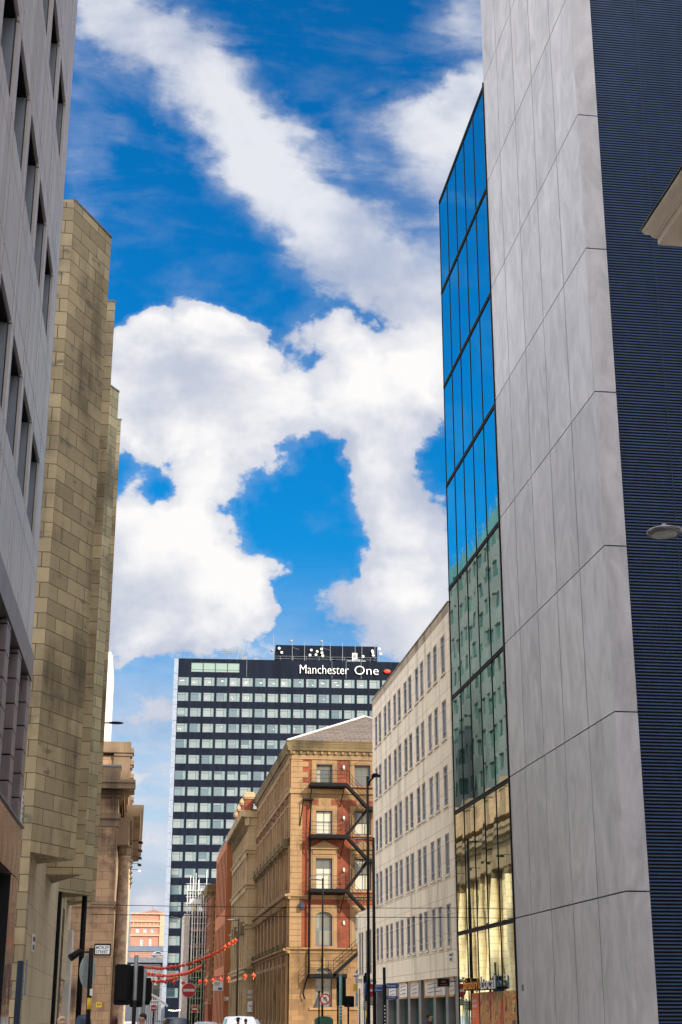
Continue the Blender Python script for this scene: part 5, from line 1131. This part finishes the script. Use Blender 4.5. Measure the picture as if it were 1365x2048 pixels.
def disc(mb, c, r, t=.02, n=28): mb.lathe(c, [(r * .97, -t), (r, -t * .6), (r, 0)], n, 'Y', False)
def no_entry(x, y, z, r, label, pole_top=None, px=None, gull=False):
    t = thing('no_entry_sign', label, 'road sign', (x, y, 0), group='no entry signs')
    px = x if px is None else px
    mb = MB(); mb.tube((px, y + .06, 0), (px, y + .06, z + r * .9), .045, 8); mb.build('pole', M['black'], t)
    mb = MB(); disc(mb, (x, y, z), r); p_ = mb.build('disc', M['offwhite'], t)
    mb = MB(); disc(mb, (x, y - .022, z), r * .955, .004); mb.build('red_face', M['red'], p_)
    mb = MB(); mb.box(x - r * .78, x + r * .78, y - .034, y - .029, z - r * .17, z + r * .17); mb.build('white_bar', M['offwhite'], p_)
    return t
t = no_entry(2.54, 70, 2.86, .325, 'red no entry disc on a black pole in front of the scaffolding')
def bird(x, y, z, label, dark=True, s=1.):
    b = thing('pigeon', label, 'bird', (x, y, z), group='birds on the no entry signs')
    m_ = plain('pigeon_grey', (.10, .10, .12), .7) if dark else plain('gull_grey', (.45, .52, .52), .7)
    q = MB(); n0 = len(q.v)
    q.ball((x, y, z + .115 * s), .085 * s, 1.45, .8, .85, 12, 8); q.ball((x - .10 * s, y, z + .205 * s), .042 * s, 1, .9, 1.1, 8, 6)
    q.tube((x - .07 * s, y, z + .14 * s), (x - .10 * s, y, z + .20 * s), .05 * s, 8, r2=.032 * s); q.tube((x + .07 * s, y, z + .11 * s), (x + .23 * s, y, z + .05 * s), .05 * s, 8, r2=.03 * s)
    q.build('body', m_, b)
    q = MB(); q.tube((x - .135 * s, y, z + .205 * s), (x - .17 * s, y, z + .19 * s), .012 * s, 5, r2=.003); q.build('beak', M['black'], b)
    for d_ in (-.025, .025):
        q = MB(); q.tube((x, y + d_, z), (x, y + d_, z + .07 * s), .008, 4); q.build('leg', plain('bird_leg', (.3, .08, .06), .6) if 'bird_leg' not in bpy.data.materials else bpy.data.materials['bird_leg'], b)
bird(2.62, 70.0, 3.165, 'dark pigeon perched on the no entry disc by the scaffolding', True, 1.1)
no_entry(10.9, 70, 2.87, .315, 'red no entry disc beside the blue finger signs by the pale office', px=10.80)
bird(10.93, 70, 3.17, 'pale grey bird perched on the right hand no entry disc', False, 1.25)
no_entry(1.05, 75, 1.75 + .35, .16, 'tiny far no entry sign low behind the big black signal heads', px=1.05)
no_entry(5.66, 140, 2.2, .30, 'faded distant no entry sign at the foot of the scaffolding')

def signal(x, y, zt, zb, w_, label, poles=(), two=False):
    t = thing('traffic_signal', label, 'traffic light', (x, y, 0), group='traffic signals seen from behind')
    mb = MB(); pts = []
    r = .05
    for cx, cz, a0 in ((x + w_ / 2 - r, zt - r, 0), (x - w_ / 2 + r, zt - r, 90), (x - w_ / 2 + r, zb + r, 180), (x + w_ / 2 - r, zb + r, 270)):
        for k in range(4): a = R(a0 + 30 * k); pts.append((cx + r * math.cos(a), cz + r * math.sin(a)))
    f = [(p[0], y, p[1]) for p in pts]; b = [(p[0], y + .015, p[1]) for p in pts]; n = len(pts)
    mb.face(*f); mb.face(*b[::-1])
    for i in range(n): mb.face(f[i], f[(i + 1) % n], b[(i + 1) % n], b[i])
    mb.build('backing_board', M['black'], t)
    mb = MB(); mb.prism([(x - .13, y - .16), (x + .13, y - .16), (x + .13, y - .005), (x - .13, y - .005)], zb + .12, zt - .12); mb.build('signal_box', M['black'], t)
    for k in range(3):
        zc = zt - .25 - (zt - zb - .3) / 3 * k
        mb = MB(); mb.lathe((x, y + .016, zc), [(.1, 0), (.11, .12), (.105, .2)], 12, 'Y'); mb.build('lens_hood', M['black'], t)
    for px, pt, mt in poles:
        mb = MB(); mb.tube((px, y - .2, 0), (px, y - .2, pt), .052, 8); mb.build('pole', M[mt], t)
    return t
signal(-.27, 40, 3.09, 2.08, .42, 'large black signal head from behind, nearer left of the pair under the hotel', ((.06, 2.2, 'black'),))
signal(.10, 40.4, 3.07, 2.03, .34, 'black signal head on a grey topped pole, right of the pair under the hotel', ((.06, 3.32, 'grey'),))
signal(.46, 48, 2.93, 2.12, .20, 'narrow black signal head on a grey pole beside the large pair', ((.35, 3.18, 'grey'),))
signal(11.2, 82, 3.72, 2.25, .52, 'tall black signal board in front of the ochre warehouse ground floor', ((10.99, 3.0, 'black'),))
signal(11.68, 82.3, 2.75, 2.18, .55, 'low square black signal board beside the teal post', ((11.6, 2.3, 'black'),))
signal(10.12, 66, 3.55, 2.36, .14, 'slim black signal seen edge on next to the right no entry disc', ((10.16, 4.0, 'navy'),))
# teal post, black posts
mb = MB(); mb.tube((10.9, 80, 0), (10.9, 80, 3.76), .075, 12); mb.lathe((10.9, 80, 3.76), [(.078, 0), (.078, .03), (.03, .05)], 12)
for k in range(5): mb.cur = 1; mb.box(10.86, 10.95, 79.91, 79.925, 2.2 - .16 * k, 2.26 - .16 * k); mb.cur = 0
solo(mb, 'signal_post', [M['teal'], M['white']], 'pale teal post with stickers between the black signal boards', 'post', base=(10.9, 80, 0))
mb = MB(); mb.tube((10.48, 86, 0), (10.48, 86, 2.95), .045, 8); mb.ball((10.48, 86, 3.0), .09, 1, 1, .8, 8, 6); mb.cur = 1; mb.face((10.43, 85.95, 2.9), (10.40, 85.95, 2.15), (10.12, 85.95, 2.15), ); mb.cur = 0
solo(mb, 'thin_post', [M['black'], M['grey']], 'thin black post with a grey triangle beside the no turn sign', 'post', base=(10.48, 86, 0))
nt = thing('no_turn_sign', 'round white sign with red ring and black arrow behind the middle lamp post', 'road sign', (11.35, 91, 0))
mb = MB(); disc(mb, (11.45, 91, 2.66), .33); dd = mb.build('disc', M['offwhite'], nt)
mb = MB(); n = 28
for i in range(n):
    a, b = 2 * math.pi * i / n, 2 * math.pi * (i + 1) / n
    mb.face(*[(11.45 + r_ * math.cos(q_), 90.972, 2.66 + r_ * math.sin(q_)) for r_, q_ in ((.325, a), (.325, b), (.245, b), (.245, a))])
mb.tube((11.27, 90.97, 2.84), (11.63, 90.97, 2.48), .022, 4); mb.build('red_ring', M['red'], dd)
mb = MB(); mb.path([(11.52, 90.965, 2.5), (11.52, 90.965, 2.72), (11.45, 90.965, 2.79), (11.38, 90.965, 2.72), (11.38, 90.965, 2.58)], .025, 4); mb.build('arrow', M['textblack'], dd)
cbn = thing('green_cabinet', 'dark green round topped street cabinet below the fire escape', 'cabinet', (11.5, 91.6, 0))
mb = MB(); pts = [(10.97, 0), (12.05, 0), (12.05, 1.45)] + [(11.51 + .54 * math.cos(R(a)), 1.45 + .24 * math.sin(R(a))) for a in range(15, 180, 15)] + [(10.97, 1.45)]
f = [(x, 91.8, z) for x, z in pts]; b = [(x, 92.4, z) for x, z in pts]; mb.face(*f); mb.face(*b[::-1])
for i in range(len(pts)): j = (i + 1) % len(pts); mb.face(f[i], f[j], b[j], b[i])
mb.build('body', M['green'], cbn); mb = MB(); mb.box(11.05, 11.97, 91.785, 91.797, .2, 1.4); mb.build('door', M['green'], cbn)
fp = thing('finger_post', 'black post with blue pedestrian direction signs by the shop front', 'signpost', (9.6, 58, 0))
mb = MB(); mb.tube((9.6, 58, 0), (9.6, 58, 3.55), .06, 10); mb.build('post', M['black'], fp)
for k, (xa, xb, za, zb, tx) in enumerate(((9.68, 10.10, 2.78, 2.97, 'Piccadilly'), (9.68, 10.08, 2.38, 2.50, 'Albert Square'), (9.22, 9.52, 2.80, 2.92, 'Station'), (9.22, 9.52, 2.64, 2.78, 'Gallery'))):
    mb = MB(); tip = .07 if xb > 9.7 else 0
    p = [(xa, za), (xb, za), (xb + tip, (za + zb) / 2), (xb, zb), (xa, zb)]
    f = [(x, 57.94, z) for x, z in p]; b = [(x, 57.97, z) for x, z in p]; mb.face(*f); mb.face(*b[::-1])
    for i in range(5): j = (i + 1) % 5; mb.face(f[i], f[j], b[j], b[i])
    pn = mb.build('finger', M['blue'], fp)
    mb = MB(); ft = Fac(xa + .03, 57.94, 0); put_text(mb, tx, ft, 0, za + .04, 1, d=-.008, depth=.002, width=(xb - xa) * .8, height=(zb - za) * .45); mb.build('lettering', M['textwhite'], pn)
mb = MB(); 
for k in range(7): mb.box(9.575, 9.625, 57.925, 57.935, 2.1 - .13 * k, 2.16 - .13 * k)
mb.build('sticker', M['offwhite'], fp, stuff=True)
bs = thing('keep_left_sign', 'blue round sign seen nearly edge on beside the right no entry disc', 'road sign', (10.0, 65.8, 0))
mb = MB(); n = 24; c = Vector((10.03, 65.6, 2.87)); ax_ = Vector((math.cos(R(72)), math.sin(R(72)), 0))
pf = [c + ax_ * (.27 * math.cos(2 * math.pi * i / n)) + Vector((0, 0, .27 * math.sin(2 * math.pi * i / n))) for i in range(n)]; nb = Vector((ax_.y, -ax_.x, 0)) * .02
mb.face(*pf); mb.face(*[p + nb for p in pf][::-1])
for i in range(n): mb.face(pf[i], pf[(i + 1) % n], pf[(i + 1) % n] + nb, pf[i] + nb)
mb.build('disc', M['blue'], bs); mb = MB(); mb.tube((10.0, 65.75, 0), (10.0, 65.75, 3.1), .035, 8); mb.build('pole', M['grey'], bs)
cmr = thing('camera_post', 'grey pole with a white dome camera and a yellow notice left of the slim signal', 'camera', (9.88, 66.4, 0))
mb = MB(); mb.tube((9.88, 66.4, 0), (9.88, 66.4, 2.9), .04, 8); mb.build('pole', M['grey'], cmr)
mb = MB(); mb.ball((9.72, 66.4, 3.44), .10, 1.5, 1, .8, 10, 6); mb.tube((9.72, 66.4, 3.47), (10.12, 66.4, 3.5), .025, 5); mb.build('camera_head', M['offwhite'], cmr)
mb = MB(); mb.box(9.60, 9.76, 66.3, 66.34, 2.78, 3.08); mb.build('yellow_notice', M['yellow'], cmr)
mb = MB(); mb.box(9.80, 9.98, 66.3, 66.33, 3.12, 3.3); mb.build('white_notice', M['white'], cmr)
pp = thing('parking_plate', 'cream parking plates on a yellow banded pole below the right no entry disc', 'sign', (10.7, 69.5, 0))
mb = MB(); mb.tube((10.68, 69.6, 0), (10.68, 69.6, 2.5), .04, 8); mb.build('pole', M['black'], pp)
for x_, z0, z1 in ((10.50, 1.99, 2.42), (10.80, 2.2, 2.52)):
    mb = MB(); mb.box(x_, x_ + .30, 69.5, 69.52, z0, z1); pl_ = mb.build('plate', plain('cream_plate', (.62, .6, .45), .6), pp)
    mb = MB()
    for k in range(4): mb.box(x_ + .04, x_ + .26 - .03 * (k % 2), 69.49, 69.498, z0 + .05 + .09 * k, z0 + .08 + .09 * k)
    mb.build('small_print', M['textblack'], pl_)
mb = MB(); mb.tube((10.68, 69.6, 1.65), (10.68, 69.6, 1.95), .048, 8); mb.build('yellow_band', M['yellow'], pp)
# left: camera post with round sign back, dark post
cp = thing('camera_post', 'black pole with a drooping camera and the grey back of a round sign, near left', 'signpost', (-1.0, 36, 0))
mb = MB(); mb.tube((-.99, 36, 0), (-1.0, 36, 3.33), .055, 10); mb.build('pole', M['black'], cp)
mb = MB(); mb.tube((-1.0, 36, 3.24), (-1.3, 36, 3.24), .02, 6); mb.build('arm', M['black'], cp)
mb = MB(); mb.tube((-1.27, 36, 3.25), (-1.48, 35.9, 3.10), .07, 10, r2=.085); mb.ball((-1.27, 36, 3.23), .085, n=10, m=7); mb.build('camera_head', M['black'], cp)
mb = MB(); c = Vector((-1.06, 36.12, 2.81)); aw = Vector((math.cos(R(62)), math.sin(R(62)), 0)); n = 28
pf = [c + aw * (.37 * math.cos(2 * math.pi * i / n)) + Vector((0, 0, .37 * math.sin(2 * math.pi * i / n))) for i in range(n)]; nb = Vector((-aw.y, aw.x, 0)) * .012
mb.face(*pf); mb.face(*[p + nb for p in pf][::-1])
for i in range(n): mb.face(pf[i], pf[(i + 1) % n], pf[(i + 1) % n] + nb, pf[i] + nb)
mb.build('sign_back', plain('sign_back_grey', (.30, .36, .36), .5), cp)
mb = MB(); mb.box(-.985, -.92, 35.9, 35.93, 2.27, 2.42); mb.build('white_tag', M['white'], cp)
mb = MB(); mb.tube((-.99, 36, 1.97), (-.99, 36, 2.22), .06, 10); mb.build('yellow_band', M['yellow'], cp)
mb = MB(); mb.prism([(-1.79, 24), (-1.70, 24), (-1.70, 24.09), (-1.79, 24.09)], 0, 2.66); dp = solo(mb, 'dark_post', M['navy'], 'square dark blue post close to the left building edge', 'post', base=(-1.75, 24, 0))
mb = MB(); mb.box(-1.665, -1.645, 24.0, 24.2, 2.15, 2.68); solo(mb, 'small_sign', M['grey'], 'narrow grey sign panel seen edge on beside the dark blue post', 'sign', base=(-1.65, 24.1, 2.15))
# overhead wires
for z, lb in ((5.93, 'upper overhead tram wire crossing the street'), (5.56, 'lower overhead tram wire crossing the street')):
    mb = MB(); pts = [(-1.75 + 14.8 * k / 12, 60.0, z + (.045 if z > 5.8 else .03) * ((k / 6 - 1) ** 2 - 1)) for k in range(13)]; mb.path(pts, .012, 5)
    solo(mb, 'overhead_wire', M['black'], lb, 'wire', 'overhead wires', base=(6, 60, z))

# ================================================================ red lanterns
LAN = [[(0.96, 165.0, 6.53), (1.21, 164.09, 6.48), (1.47, 163.14, 6.42), (1.73, 162.18, 6.37), (2.0, 161.19, 6.34), (2.25, 160.24, 6.29), (2.5, 159.28, 6.24), (2.75, 158.29, 6.22), (3.01, 157.3, 6.19), (3.31, 156.05, 6.2), (3.64, 154.73, 6.23), (3.82, 153.98, 6.25), (4.15, 152.57, 6.24), (4.49, 151.12, 6.26), (4.8, 149.76, 6.28), (5.17, 148.1, 6.36), (5.47, 146.69, 6.41), (5.81, 145.12, 6.49), (6.08, 143.79, 6.57), (6.36, 142.43, 6.65), (6.63, 141.06, 6.75), (6.88, 139.73, 6.83), (7.18, 138.16, 6.96), (7.45, 136.71, 7.08), (7.7, 135.26, 7.23), (7.93, 133.93, 7.37), (8.18, 132.49, 7.53), (8.42, 131.04, 7.68), (8.58, 130.0, 7.76)],[(1.4, 215.0, 7.27), (1.74, 213.94, 7.11), (2.08, 212.82, 7.01), (2.55, 211.28, 6.88), (3.27, 208.86, 6.67), (3.62, 207.65, 6.63), (3.97, 206.44, 6.57), (4.45, 204.75, 6.53), (4.78, 203.54, 6.51), (5.11, 202.33, 6.52), (5.48, 200.98, 6.53), (5.83, 199.67, 6.59), (6.21, 198.22, 6.58), (6.56, 196.87, 6.63), (6.83, 195.8, 6.69), (7.03, 194.98, 6.75), (7.25, 194.11, 6.83), (7.51, 193.05, 6.94), (7.92, 191.35, 7.1), (8.24, 190.0, 7.26)],[(1.52, 150.0, 4.73), (1.72, 149.33, 4.76), (1.98, 148.49, 4.75), (2.3, 147.41, 4.67), (2.53, 146.64, 4.72), (2.77, 145.8, 4.72), (3.03, 144.9, 4.63), (3.22, 144.22, 4.8), (3.44, 143.45, 4.8), (3.69, 142.55, 4.86), (3.94, 141.61, 4.91), (3.77, 142.28, 4.54), (4.52, 139.49, 4.47), (5.82, 134.39, 4.46), (6.26, 132.54, 4.47), (6.75, 130.42, 4.5), (7.27, 128.07, 4.53), (7.78, 125.66, 4.52), (8.77, 120.62, 4.61), (9.24, 118.0, 4.61)],]
lm = plain('lantern_red', (.62, .045, .02), .45, spec=.5); lm2 = plain('lantern_gold', (.75, .42, .05), .5)
ORD = 'first second third fourth fifth sixth seventh eighth ninth tenth eleventh twelfth thirteenth fourteenth fifteenth sixteenth seventeenth eighteenth nineteenth twentieth'.split()
ORD += ['twenty ' + w_ for w_ in ORD[:9]]
def lantern_mesh(r):
    mb = MB()
    prof = [(.03 * r * 3, -r * .92)] + [(r * math.sin(math.pi * k / 8) * 1.04, -r * .86 * math.cos(math.pi * k / 8)) for k in range(1, 8)] + [(.09 * r, r * .92)]
    mb.lathe((0, 0, 0), prof, 10); a = mb.mesh('red_lantern', [lm])
    mb = MB(); mb.lathe((0, 0, 0), [(.28 * r, -.98 * r), (.28 * r, -.84 * r)], 8); mb.lathe((0, 0, 0), [(.10 * r, -1.75 * r), (.16 * r, -1.0 * r)], 6); b = mb.mesh('tassel', [lm2])
    mb = MB(); mb.lathe((0, 0, 0), [(.28 * r, .82 * r), (.26 * r, .98 * r)], 8); mb.tube((0, 0, .98 * r), (0, 0, 1.5 * r), .012, 4); c = mb.mesh('cap', [lm2])
    return a, b, c
names = ['hanging from the highest lantern string between lamp post and gallery', 'hanging from the middle lantern string across the scaffolding', 'hanging from the lowest lantern string across the street']
sizes = [.185, .27, .18]
for si, pts in enumerate(LAN):
    a, b, c = lantern_mesh(sizes[si])
    n = len(pts)
    for i, p in enumerate(sorted(pts)):
        o = bpy.data.objects.new('red_lantern', a); C.objects.link(o); o.location = p
        tag(o, 'red lantern, %s from the left on the %s string' % (ORD[i], ('highest', 'middle', 'lowest')[si]), 'lantern', ['lanterns on the highest string', 'lanterns on the middle string', 'lanterns on the lowest string'][si])
        for nm, me in (('tassel', b), ('cap', c)): k = bpy.data.objects.new(nm, me); C.objects.link(k); k.parent = o
    r = sizes[si]; mb = MB(); sp_ = sorted(pts); mb.path([(p[0], p[1], p[2] + r * 1.5) for p in sp_], .012, 4)
    solo(mb, 'lantern_cable', M['black'], ['thin cable carrying the highest lantern string', 'thin cable carrying the middle lantern string', 'thin cable carrying the lowest lantern string'][si], 'cable', base=sp_[0])

# ================================================================ people
def person(x, y, h, face, label, hair='hair', coat='coat', hat=None, hairlen=0, trousers='navy', turn=0.):
    t = thing('person', label, 'person', (x, y, .13 if x > 8.3 or x < 1.3 else 0), face)
    ROOT[t] = Vector((0, 0, 0)); k = h / 1.75
    V = []; E = []; Rr = []
    def add(p, r, par=None):
        V.append(tuple(c * k for c in p)); Rr.append(r * k); i = len(V) - 1
        if par is not None: E.append((par, i))
        return i
    pel = add((0, 0, .95), .15); wa = add((0, .0, 1.12), .135, pel); chs = add((0, 0, 1.32), .155, wa); nk = add((0, .01, 1.47), .062, chs); n2 = add((0, .0, 1.53), .058, nk); h1 = add((0, -.015, 1.60), .085, n2); h2 = add((0, -.005, 1.67), .092, h1)
    nose = add((0, -.105, 1.615), .014, h1)
    for s in (-1, 1):
        ear = add((s * .092, .0, 1.625), .013, h1)
        sh = add((s * .17, .0, 1.40), .07, chs); el = add((s * .235, .02, 1.13), .048, sh); wr = add((s * .24, -.07, .90), .032, el); pm_ = add((s * .24, -.10, .84), .034, wr)
        for q in range(4):
            f1 = add((s * (.24), -.125 + .018 * q, .79), .009, pm_); add((s * .235, -.135 + .018 * q, .74 + .006 * abs(q - 1.5)), .008, f1)
        th = add((s * .22, -.145, .82), .010, pm_); add((s * .21, -.16, .79), .009, th)
        hp = add((s * .095, .0, .86), .10, pel); kn = add((s * .11, -.03 * s, .50), .065, hp); an_ = add((s * .115, .02 * s + .02, .09), .045, kn); add((s * .12, -.13 + .02 * s, .04), .035, an_)
    me = bpy.data.meshes.new('body'); me.from_pydata(V, E, []); o = bpy.data.objects.new('body', me); C.objects.link(o)
    md = o.modifiers.new('skin', 'SKIN'); md.use_smooth_shade = True
    for i, sv in enumerate(me.skin_vertices[0].data): sv.radius = (Rr[i], Rr[i] * (.72 if i in (pel, wa, chs) else 1)); sv.use_root = i == 0
    sb = o.modifiers.new('sub', 'SUBSURF'); sb.levels = 1; sb.render_levels = 1
    dg = bpy.context.evaluated_depsgraph_get(); m2 = bpy.data.meshes.new_from_object(o.evaluated_get(dg)); bpy.data.objects.remove(o); bpy.data.meshes.remove(me)
    m2.name = 'body'; m2.materials.clear()
    for mm in (M['skin'], M[coat], M[trousers]): m2.materials.append(mm)
    for p in m2.polygons:
        z = p.center.z / k; ax = abs(p.center.x) / k
        p.material_index = 0 if z > 1.47 or (ax > .17 and z < .88) else 1 if z > .88 or ax > .2 else 2
        p.use_smooth = True
    b = bpy.data.objects.new('body', m2); C.objects.link(b); b.parent = t
    mb = MB(); mb.ball((0, .02 * k, 1.665 * k), .106 * k, .95, 1.04, 1.0, 12, 8)
    vs = mb.v
    for i in range(len(vs)):
        x_, y_, z_ = vs[i]
        if y_ < -.03 * k and z_ < 1.70 * k: vs[i] = (x_ * .8, -.03 * k, max(z_, 1.66 * k))
        elif z_ < 1.6 * k: vs[i] = (x_, max(y_, .02 * k), z_ - hairlen)
    mb.build('hair', M[hair], t, local=True)
    mb = MB()
    for s in (-1, 1): mb.ball((s * .033 * k, -.088 * k, 1.64 * k), .010 * k, n=6, m=4)
    mb.build('eye', M['textblack'], t, local=True) if False else None
    for s in (-1, 1): q = MB(); q.ball((s * .033 * k, -.086 * k, 1.64 * k), .011 * k, n=6, m=4); q.build('eye', M['textblack'], t, local=True)
    q = MB(); q.box(-.025 * k, .025 * k, -.098 * k, -.09 * k, 1.575 * k, 1.583 * k); q.build('mouth', plain('lip', (.25, .08, .06), .5) if 'lip' not in bpy.data.materials else bpy.data.materials['lip'], t, local=True)
    q = MB(); q.lathe((0, .005 * k, 1.455 * k), [(.085 * k, -.03 * k), (.075 * k, .03 * k)], 12); q.build('collar', M[coat], t, local=True)
    if hat:
        q = MB(); q.lathe((0, 0, 1.72 * k), [(.12 * k, 0), (.115 * k, .06 * k), (.06 * k, .10 * k)], 12); q.prism([(-.26 * k, -.02), (0, -.12 * k), (.26 * k, -.02), (.24 * k, .06), (-.24 * k, .06)], 1.715 * k, 1.74 * k); q.build('hat', M['black'], t, local=True)
    return t
person(.29, 42, 1.74, R(-60), 'man with short dark hair and dark coat, face turned, below the signal heads')
person(-.39, 35, 1.68, R(180), 'person with long dark red hair at the foot of the gallery column', 'hair_red', hairlen=.15)
person(10.77, 55, 1.73, R(75), 'person with dark hair and dark jacket passing the shop windows')
person(5.51, 80, 1.60, R(150), 'person wearing a wide black hat in front of the white van', hat=True)
person(5.98, 81, 1.58, R(170), 'person with dark red hair next to the one in the black hat', 'hair_red')
person(-1.50, 34, 1.68, R(20), 'fair haired person cut off at the bottom left corner', 'hair_fair')
mb = MB(); mb.lathe((-1.16, 38, 0), [(.20, 0), (.20, 1.55), (.19, 1.72), (.14, 1.82), (.03, 1.86)], 18); mb.cur = 1; mb.lathe((-1.16, 38, 0), [(.205, 1.4), (.205, 1.46)], 18)
solo(mb, 'litter_bin', [M['navy'], M['black']], 'dark blue domed pillar at the foot of the black support column', 'bin', base=(-1.16, 38, 0))

# ================================================================ vehicles
def vehicle(name, x, y, L_, W_, H_, paint, label, cat, rz=0., van=False, sign=None):
    t = thing(name, label, cat, (x, y, 0), rz); ROOT[t] = Vector((0, 0, 0))
    hw = W_ / 2
    if van: sec = [(-L_ / 2, .35, .62), (-L_ / 2 + .15, .3, .95), (-L_ / 2 + .9, .3, 1.12), (-L_ / 2 + 1.55, .3, H_ - .06), (-L_ / 2 + 2.0, .3, H_), (L_ / 2 - .2, .3, H_ - .02), (L_ / 2, .4, H_ - .12)]
    else: sec = [(-L_ / 2, .4, .68), (-L_ / 2 + .2, .3, .86), (-L_ / 2 + 1.15, .28, .98), (-L_ / 2 + 1.75, .28, H_ - .08), (-L_ / 2 + 2.3, .28, H_), (L_ / 2 - 1.1, .28, H_ - .05), (L_ / 2 - .4, .3, 1.02), (L_ / 2, .42, .85)]
    mb = MB(); ring = []
    for (yy, zb, zt) in sec:
        belt = min(zt, .95); tw_ = hw * (.80 if zt > 1.15 else .95)
        pts = [(-hw * .92, zb), (-hw, zb + .15), (-hw, belt * .92), (-hw * .97, belt), (-tw_, zt - .07), (-tw_ * .88, zt - .01), (0, zt + .02), (tw_ * .88, zt - .01), (tw_, zt - .07), (hw * .97, belt), (hw, belt * .92), (hw, zb + .15), (hw * .92, zb)]
        b0 = len(mb.v); mb.v += [(px, yy, pz) for px, pz in pts]; ring.append((b0, len(pts)))
    for (b0, n), (b1, _) in zip(ring, ring[1:]):
        for i in range(n): j = (i + 1) % n; mb.f.append((b0 + i, b0 + j, b1 + j, b1 + i)); mb.mi.append(0); mb.sm.append(True)
    mb.f += [tuple(range(ring[0][0], ring[0][0] + n)), tuple(range(ring[-1][0], ring[-1][0] + n))[::-1]]; mb.mi += [0, 0]; mb.sm += [False, False]
    mb.build('body', paint, t, local=True)
    ys_, zs_ = sec[3][0], sec[3][2]
    q = MB(); q.face((-hw * .78, sec[2][0] + .1, sec[2][2] + .05), (hw * .78, sec[2][0] + .1, sec[2][2] + .05), (hw * .68, ys_ - .03, zs_ - .07), (-hw * .68, ys_ - .03, zs_ - .07)); q.build('windscreen', M['darkglass'], t, local=True)
    for s in (-1, 1):
        q = MB(); y0, y1 = ys_ + .1, (L_ / 2 - 1.2 if not van else L_ / 2 - .4)
        q.face((s * hw * .99, y0 - .4, 1.0), (s * hw * .99, y1, 1.0), (s * (hw * .82 + .01), y1 - .05, H_ - .14), (s * (hw * .82 + .01), y0 + .1, H_ - .14)); q.build('side_window', M['darkglass'], t, local=True)
        q = MB(); q.ball((s * hw * .72, -L_ / 2 + .02, .68), .11, 1.3, .5, .9, 10, 6); q.build('headlight', M['white'], t, local=True)
        q = MB(); q.prism([(s * hw, ys_ - .25), (s * (hw + .2), ys_ - .22), (s * (hw + .2), ys_ - .12), (s * hw, ys_ - .15)], 1.0, 1.15); q.build('wing_mirror', M['black'], t, local=True)
        for yy in (-L_ / 2 + .8, L_ / 2 - .85):
            q = MB(); q.lathe((s * (hw - .1), yy, .32), [(.22, -.09), (.32, -.07), (.32, .09), (.22, .11)], 18, 'X'); w_ = q.build('wheel', M['tyre'], t, local=True)
            q = MB(); q.lathe((s * (hw - .1), yy, .32), [(.05, -.12), (.2, -.10), (.2, .12), (.05, .13)], 12, 'X'); q.build('rim', M['grey'], w_, local=True)
    if sign:
        q = MB(); q.box(-.25, .25, ys_ + .1, ys_ + .3, H_ + .015, H_ + .13); q.build('roof_sign', M[sign], t, local=True)
    q = MB(); q.box(-hw * .6, hw * .6, -L_ / 2 - .04, -L_ / 2 + .02, .36, .5); q.build('bumper', M['black'], t, local=True)
    return t
car_black = plain('car_black', (.012, .012, .016), .15, spec=.8, var=0); car_white = plain('car_white', (.75, .76, .78), .25, spec=.6, var=0); car_silver = plain('car_silver', (.4, .42, .45), .25, .4, var=0)
vehicle('black_taxi', 2.68, 92.5, 4.6, 1.85, 1.60, car_black, 'black taxi with rounded roof at the bottom, left of the white van', 'taxi')
vehicle('white_van', 6.45, 92, 4.9, 2.0, 1.68, car_white, 'white van with high roof at the bottom centre', 'van', van=True)
vehicle('parked_car', 4.75, 99, 4.2, 1.75, 1.34, car_silver, 'low silver car between the black taxi and the white van', 'car')
vehicle('parked_car', 7.6, 101, 4.2, 1.75, 1.5, car_silver, 'silver car just right of the white van', 'car')
o = vehicle('white_car', 6.5, 399.3, 4.2, 1.8, 1.5, car_white, 'white car on the distant road bridge', 'car', R(90)); o.location = (6.4, 399.6, 15.5)

# ================================================================ unseen block added beyond the frame to shade the street
M['brown_brick'] = ashlar('brown_brick', (.30, .17, .11), (.26, .14, .09), .23, .078, (.3, .25, .2), .008, soot=.3, bumpd=.003)
def plain_block(name, label, x0, x1, y0, y1, h, mat, deg, pitch=3.4):
    t = thing(name, label, 'building', (x0, y0, 0))
    f = Fac(x0, 0, -90); hl = [(-y - 1.5, -y, z, z + 1.9) for y in [y0 + 1.2 + pitch * k for k in range(int((y1 - y0 - 2) / pitch))] for z in [2.2 + 3.6 * k for k in range(int((h - 3) / 3.6))]]
    mb = MB(); f.wall(mb, -y1, -y0, 0, h, hl, .3)
    mb.face((x0, y0, 0), (x1, y0, 0), (x1, y0, h), (x0, y0, h)); mb.face((x0, y1, 0), (x1, y1, 0), (x1, y1, h), (x0, y1, h)); mb.face((x1, y0, 0), (x1, y1, 0), (x1, y1, h), (x1, y0, h)); mb.face((x0, y0, h), (x1, y0, h), (x1, y1, h), (x0, y1, h)); mb.build('wall', mat, t)
    mb = MB(); mb.box(x0 - .3, x1 + .3, y0 - .3, y1 + .3, h + .003, h + .5); mb.build('coping', M['lead'], t)
    w_ = WinSet(t, f)
    for q_ in hl: w_.put(*q_, (M['white_frame'], M['dark_sash']), 'sash', dep=.2)
    return t
plain_block('unseen_shade_block', 'very tall unseen brown brick block added to shade the street from the right', 30, 62, -60, 30, 62, M['brown_brick'], 0)
